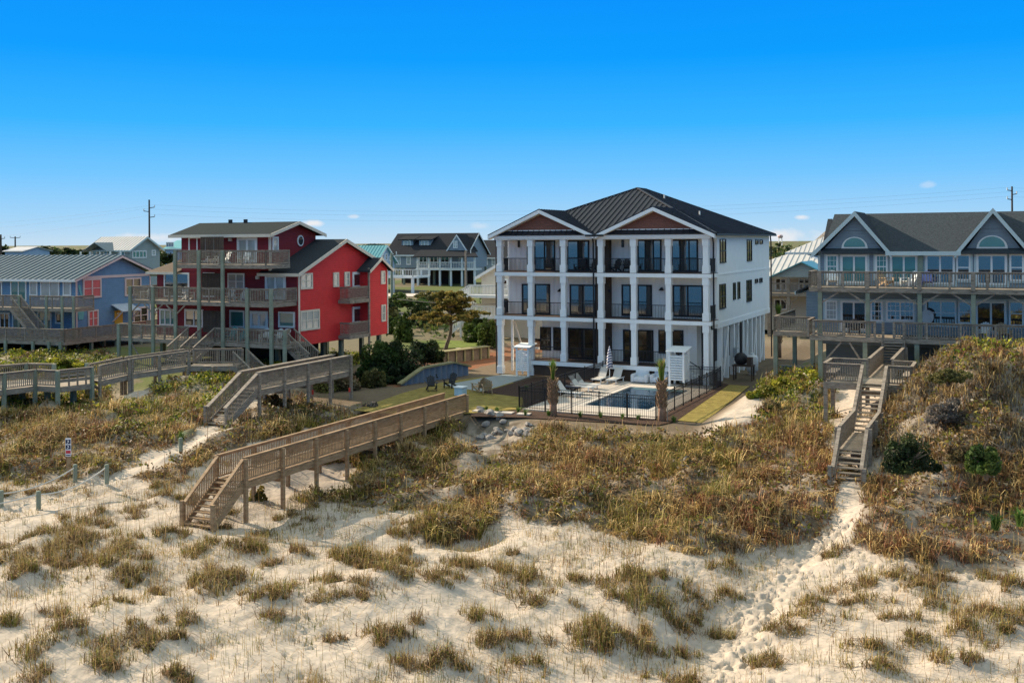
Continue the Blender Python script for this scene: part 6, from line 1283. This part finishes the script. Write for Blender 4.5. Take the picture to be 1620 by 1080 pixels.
F = Frame(733, 430, 205, TH); back_house('low dark roofed grey house to the left of the white house', F, 0, F.front(800, 410)[0], 0, 12, 3, F.front(765, 406)[1], F.front(765, 380.5, 6)[1], 'x', M_GBLUE, M_KROOF, 0, (('y', (767,409,772,419), 1, M_PALE), ('y', (778,408,784,420), 1, M_PALE)), trim=M_TRIM)
F = Frame(762, 500, 104, TH); zb = F.front(780, 465)[1]
r = back_house('cream house with zigzag white stairs seen past the left porch of the white house', F, 0, 7, 0, 9, .3, F.front(775, 436)[1], F.front(785, 417)[1] + .6, 'y', M_CREAM, M_LROOF, .5, (('y', (793,441,804,458), 1, M_GLASSD), ('y', (793,470,806,482), 1, M_GLASSD)), trim=M_TRIM)
dk = deck(r, -.3, 7, -2.2, -.02, zb, M_TRIM, M_TRIM); rail_mb([(-.3, -2.2, zb), (7, -2.2, zb)], 1.0, .16, .06, (.14, .05), 0).put('railing', M_TRIM, dk); z2_ = F.front(770, 497)[1]; dk = deck(r, -.3, 3, -2.2, -.02, z2_, M_TRIM, M_TRIM); rail_mb([(-.3, -2.2, z2_), (3, -2.2, z2_)], 1.0, .16, .06, (.14, .05), 0).put('railing', M_TRIM, dk)
for (a, za, b, zb_, y) in ((-.3, zb, -2.2, zb - 1.0, -2.2), (-2.2, zb - 1.0, -.3, z2_, -1.2), (-.3, z2_, -2.2, z2_ - 1.6, -2.2)):
    m = MB(); n = 7
    for i in range(n): f = (i + .5)/n; m.box(a + (b-a)*f - .16, a + (b-a)*f + .16, y, y + .95, za + (zb_-za)*f - .05, za + (zb_-za)*f)
    for yy in (y, y + .95):
        m.bar((a, yy, za - .1), (b, yy, zb_ - .1), .06, .3); m.bar((a, yy, za + .95), (b, yy, zb_ + .95), .1, .08)
        for i in range(9): f = (i + .5)/9; m.box(a + (b-a)*f - .04, a + (b-a)*f + .04, yy - .03, yy + .03, za + (zb_-za)*f, za + (zb_-za)*f + .95)
    m.put('stairs', M_TRIM, r)
for x in (-2.3, -1.2, -.2, 3, 6.8): MB().box(x - .1, x + .1, -2.3, -2.1, -.3, zb - .3 if x > -1 else zb - 1.1).put('post', M_TRIM, r)
F = Frame(1205, 460, 102, TH); ze = F.front(1250, 435)[1]; zr = F.front(1250, 402.5, 5.2)[1]; zd = F.front(1250, 462)[1]; xr = F.front(1345, 450)[0]
r = back_house('cream house with pale ribbed metal hip roof between the white and slate houses', F, -3.5, xr, 0, 10, 1.0, ze, zr, 'hip', M_CREAM, M_LROOF, .55, (('y', (1225.5,439,1245,460), 2, M_GLASSD), ('y', (1262.5,439,1283,459), 2, M_GLASSD), ('y', (1224,472,1246,490), 2, M_GLASSD), ('y', (1214,470,1221,482), 1, M_TEAL)), trim=M_TRIM)
dk = deck(r, -3.5, xr, -2.4, -.02, zd); rail_mb([(-3.5, -2.4, zd), (xr, -2.4, zd)], 1.0, .14, .04, (.14, .05), 2).put('railing', M_GREYW, dk)
X_ = lambda px: F.front(px, 450, -2.4)[0]
for px in (1216, 1247, 1288): x = X_(px); MB().box(x - .14, x + .14, -2.4, -2.12, -.2, ze - .2).put('post', M_GREYW, r)
xm = X_(1269); MB().extr([(xm - 3, -2.5, ze - .1), (xm + 3, -2.5, ze - .1), (xm, -2.5, ze + 1.25)], (0, .12, 0)).put('porch_gable', M_SAGE, r); gable_roof(xm - 3.4, xm + 3.4, -2.9, 3, ze - .25, ze + 1.4, 'y', .1).put('porch_roof', M_TROOFM, r)
for px in (1247,): x = X_(px); MB().bar((x, -2.26, zd - 1.2), (x + .9, -2.26, zd - .3), .09).bar((x, -2.26, zd - 1.2), (x - .9, -2.26, zd - .3), .09).put('brace', M_GREYW, r)
F = Frame(1249, 400, 140, TH); back_house('tall pale metal roofed house peeking over the cream house roof', F, 0, 10, 0, 12, 1.5, F.front(1260, 398)[1], F.front(1300, 364, 6)[1], 'hip', M_PBLUE, M_LROOF, .6, trim=M_TRIM)
F = Frame(1596, 372, 95, TH); back_house('charcoal roofed house at the right edge behind the slate house', F, 0, 9, 0, 9, 1.5, F.front(1610, 372)[1], F.front(1620, 351, 4)[1], 'x', M_GBLUE, M_CROOF2)
F = Frame(8, 398, 230, TH); back_house('distant low house with pale flat roof at the far left', F, 0, 6, 0, 7, 2.3, F.front(25, 396)[1], F.front(25, 391, 3)[1], 'x', M_PBLUE, M_LROOF)
# distant water tower and hotel roof
X, Y, z = atY(1234.5, 384, 900); t = thing('water_tower', 'tiny red and white water tower on the right horizon', 'water tower', (X, Y, 3)); zt = atY(1234.5, 374, 900)[2] - 3
MB().tube([(0, 0, zt - 1.6), (0, 0, zt - 1.2), (0, 0, zt), (0, 0, zt + 1.2), (0, 0, zt + 1.6)], [.8, 2.0, 2.5, 2.0, .6], 12).put('tank', mat('red_white_paint', (.5,.12,.10), .5, .3, .5, col2=(.7,.65,.62)), t)
for a in range(4): MB().bar((2.2*math.cos(a*1.571 + .7), 2.2*math.sin(a*1.571 + .7), -1), (1.7*math.cos(a*1.571 + .7), 1.7*math.sin(a*1.571 + .7), zt - .6), .4).put('leg', M_TRIM, t)
# ================================================================ UTILITY POLES AND WIRES
M_POLE = mat('dark_pole_wood', (.07,.055,.045), .9, .2); ENDS = []
def pole(label, px, top, Y, arms, rad=.15, gz=1.8, m=None):
    X, Y, zt = atY(px, top, Y); t = thing('utility_pole', label, 'utility pole', (X, Y, gz)); h = zt - gz; MB().tube([(0, 0, -.5), (0, 0, h)], [rad*1.2, rad*.8], 8).put('pole_shaft', m or M_POLE, t)
    for py, s in arms:
        z = atY(px, py, Y)[2] - gz; MB().bar((0, 0, z), (s, 0, z + .12), .12).put('arm', M_POLE, t); MB().tube([(s, 0, z + .1), (s, 0, z + .5)], .07, 6).put('insulator', M_TRIM, t); ENDS.append(Vector((X + s, Y, gz + z + .5)))
    return t
pole('very tall slim utility pole with three short arms behind the sage grey house', 236, 316, 170, ((329, .9), (335, -.9), (344, .9)), .17)
pole('tall utility pole at the right edge above the slate house roof', 1601, 295, 150, ((302, -.7), (308, .7), (316, -.7)), .16)
pole('small distant pole with a cross arm on the left horizon', 24, 374, 240, ((376.5, 1.2), (376.5, -1.2)), .2, 2.4); pole('pole cut by the left edge of the view', 1, 371, 200, ((378, .8),), .25, 2.2)
pole('weathered pole in front of the grey blue house, left one', 619.5, 400, 128, ((404, .6),), .17, 1.0, M_GREENW); pole('weathered pole in front of the grey blue house, right one', 737, 396, 128, ((402, .6),), .15, 1.0, M_GREYW)
def wire(a, b, sag, lab, r=.007, m=None):
    n = 24; a, b = Vector(a), Vector(b); pts = [a.lerp(b, i/n) - Vector((0, 0, sag*4*(i/n)*(1 - i/n))) for i in range(n + 1)]; tag(MB().tube(pts, r, 4).put('power_line', m or mat('dull_wire', (.16,.17,.18), .6)), lab, 'power line')
for i, w_ in enumerate(('top', 'middle', 'lowest')):
    wire(ENDS[i], ENDS[3 + i], 2.2, w_ + ' of the three long power lines joining the two tall poles'); wire(ENDS[i], ENDS[i] + Vector((-75, 25, -3.5 - i)), 1.2, w_ + ' of the three power lines running left from the tall slim pole'); wire(ENDS[3 + i], ENDS[3 + i] + Vector((40, -6, 0)), .8, w_ + ' of the three power lines leaving the right edge pole')
a = atY(628, 473, 101); b = atY(812, 480, 101); wire(a, b, .25, 'thick pale cable crossing low behind the wind shaped tree', .045, M_GREYW)
# ================================================================ ROADS BEHIND
def flat(name, label, pxs, z, m): P = [(*at(px, py, z),) for px, py in pxs]; tag(MB().slab([(x, y, max(float(H0(x, y)[0]), z) + .06) for x, y in P], .1).put(name, m), label, kind='structure')
M_ASPH = mat('worn_asphalt', (.12,.12,.125), .9, .15, 1); M_GRN = mat('green_lawn', (.13,.17,.025), .95, .25, 2, bump=.03, bs=20)
def strip(name, label, pts, wd, m):
    V, Q = [], []
    for i, (x, y) in enumerate(pts):
        V += [(x, y - wd/2, float(H0(x, y - wd/2)[0]) + .08), (x, y + wd/2, float(H0(x, y + wd/2)[0]) + .08)]
    for i in range(len(pts) - 1): Q.append((2*i, 2*i+2, 2*i+3, 2*i+1))
    b = MB(); b.v, b.f = V, Q; tag(b.put(name, m), label, kind='structure')
strip('road', 'grey asphalt road behind the houses', [(x, 121 - x*.18) for x in range(-110, 130, 4)], 7, M_ASPH)
strip('road', 'pale drive in front of the rear houses', [(x, 150 - x*.12) for x in range(-60, 20, 4)], 5, M_CONC)
def blob(name, label, cx, cy, rx, ry, m, zo): tag(MB().poly([(cx + rx*math.cos(t*.3142), cy + ry*math.sin(t*.3142), float(H0(cx + rx*math.cos(t*.3142), cy + ry*math.sin(t*.3142))[0]) + zo) for t in range(20)]).put(name, m), label, kind='structure')
X, Y = at(712, 547, .2); blob('lawn', 'bright green lawn under the wind shaped tree', X, Y, 2.9, 3.6, M_GRN, .10); X, Y = at(752, 545, .2); blob('lawn', 'bright green lawn beside the curving path', X, Y, 1.6, 3.4, M_GRN, .10)
strip('path', 'curving pale footpath', [(-8 + i*.5, 92 + 3*math.sin(i*.5)) for i in range(12)], 1.6, M_CONC)
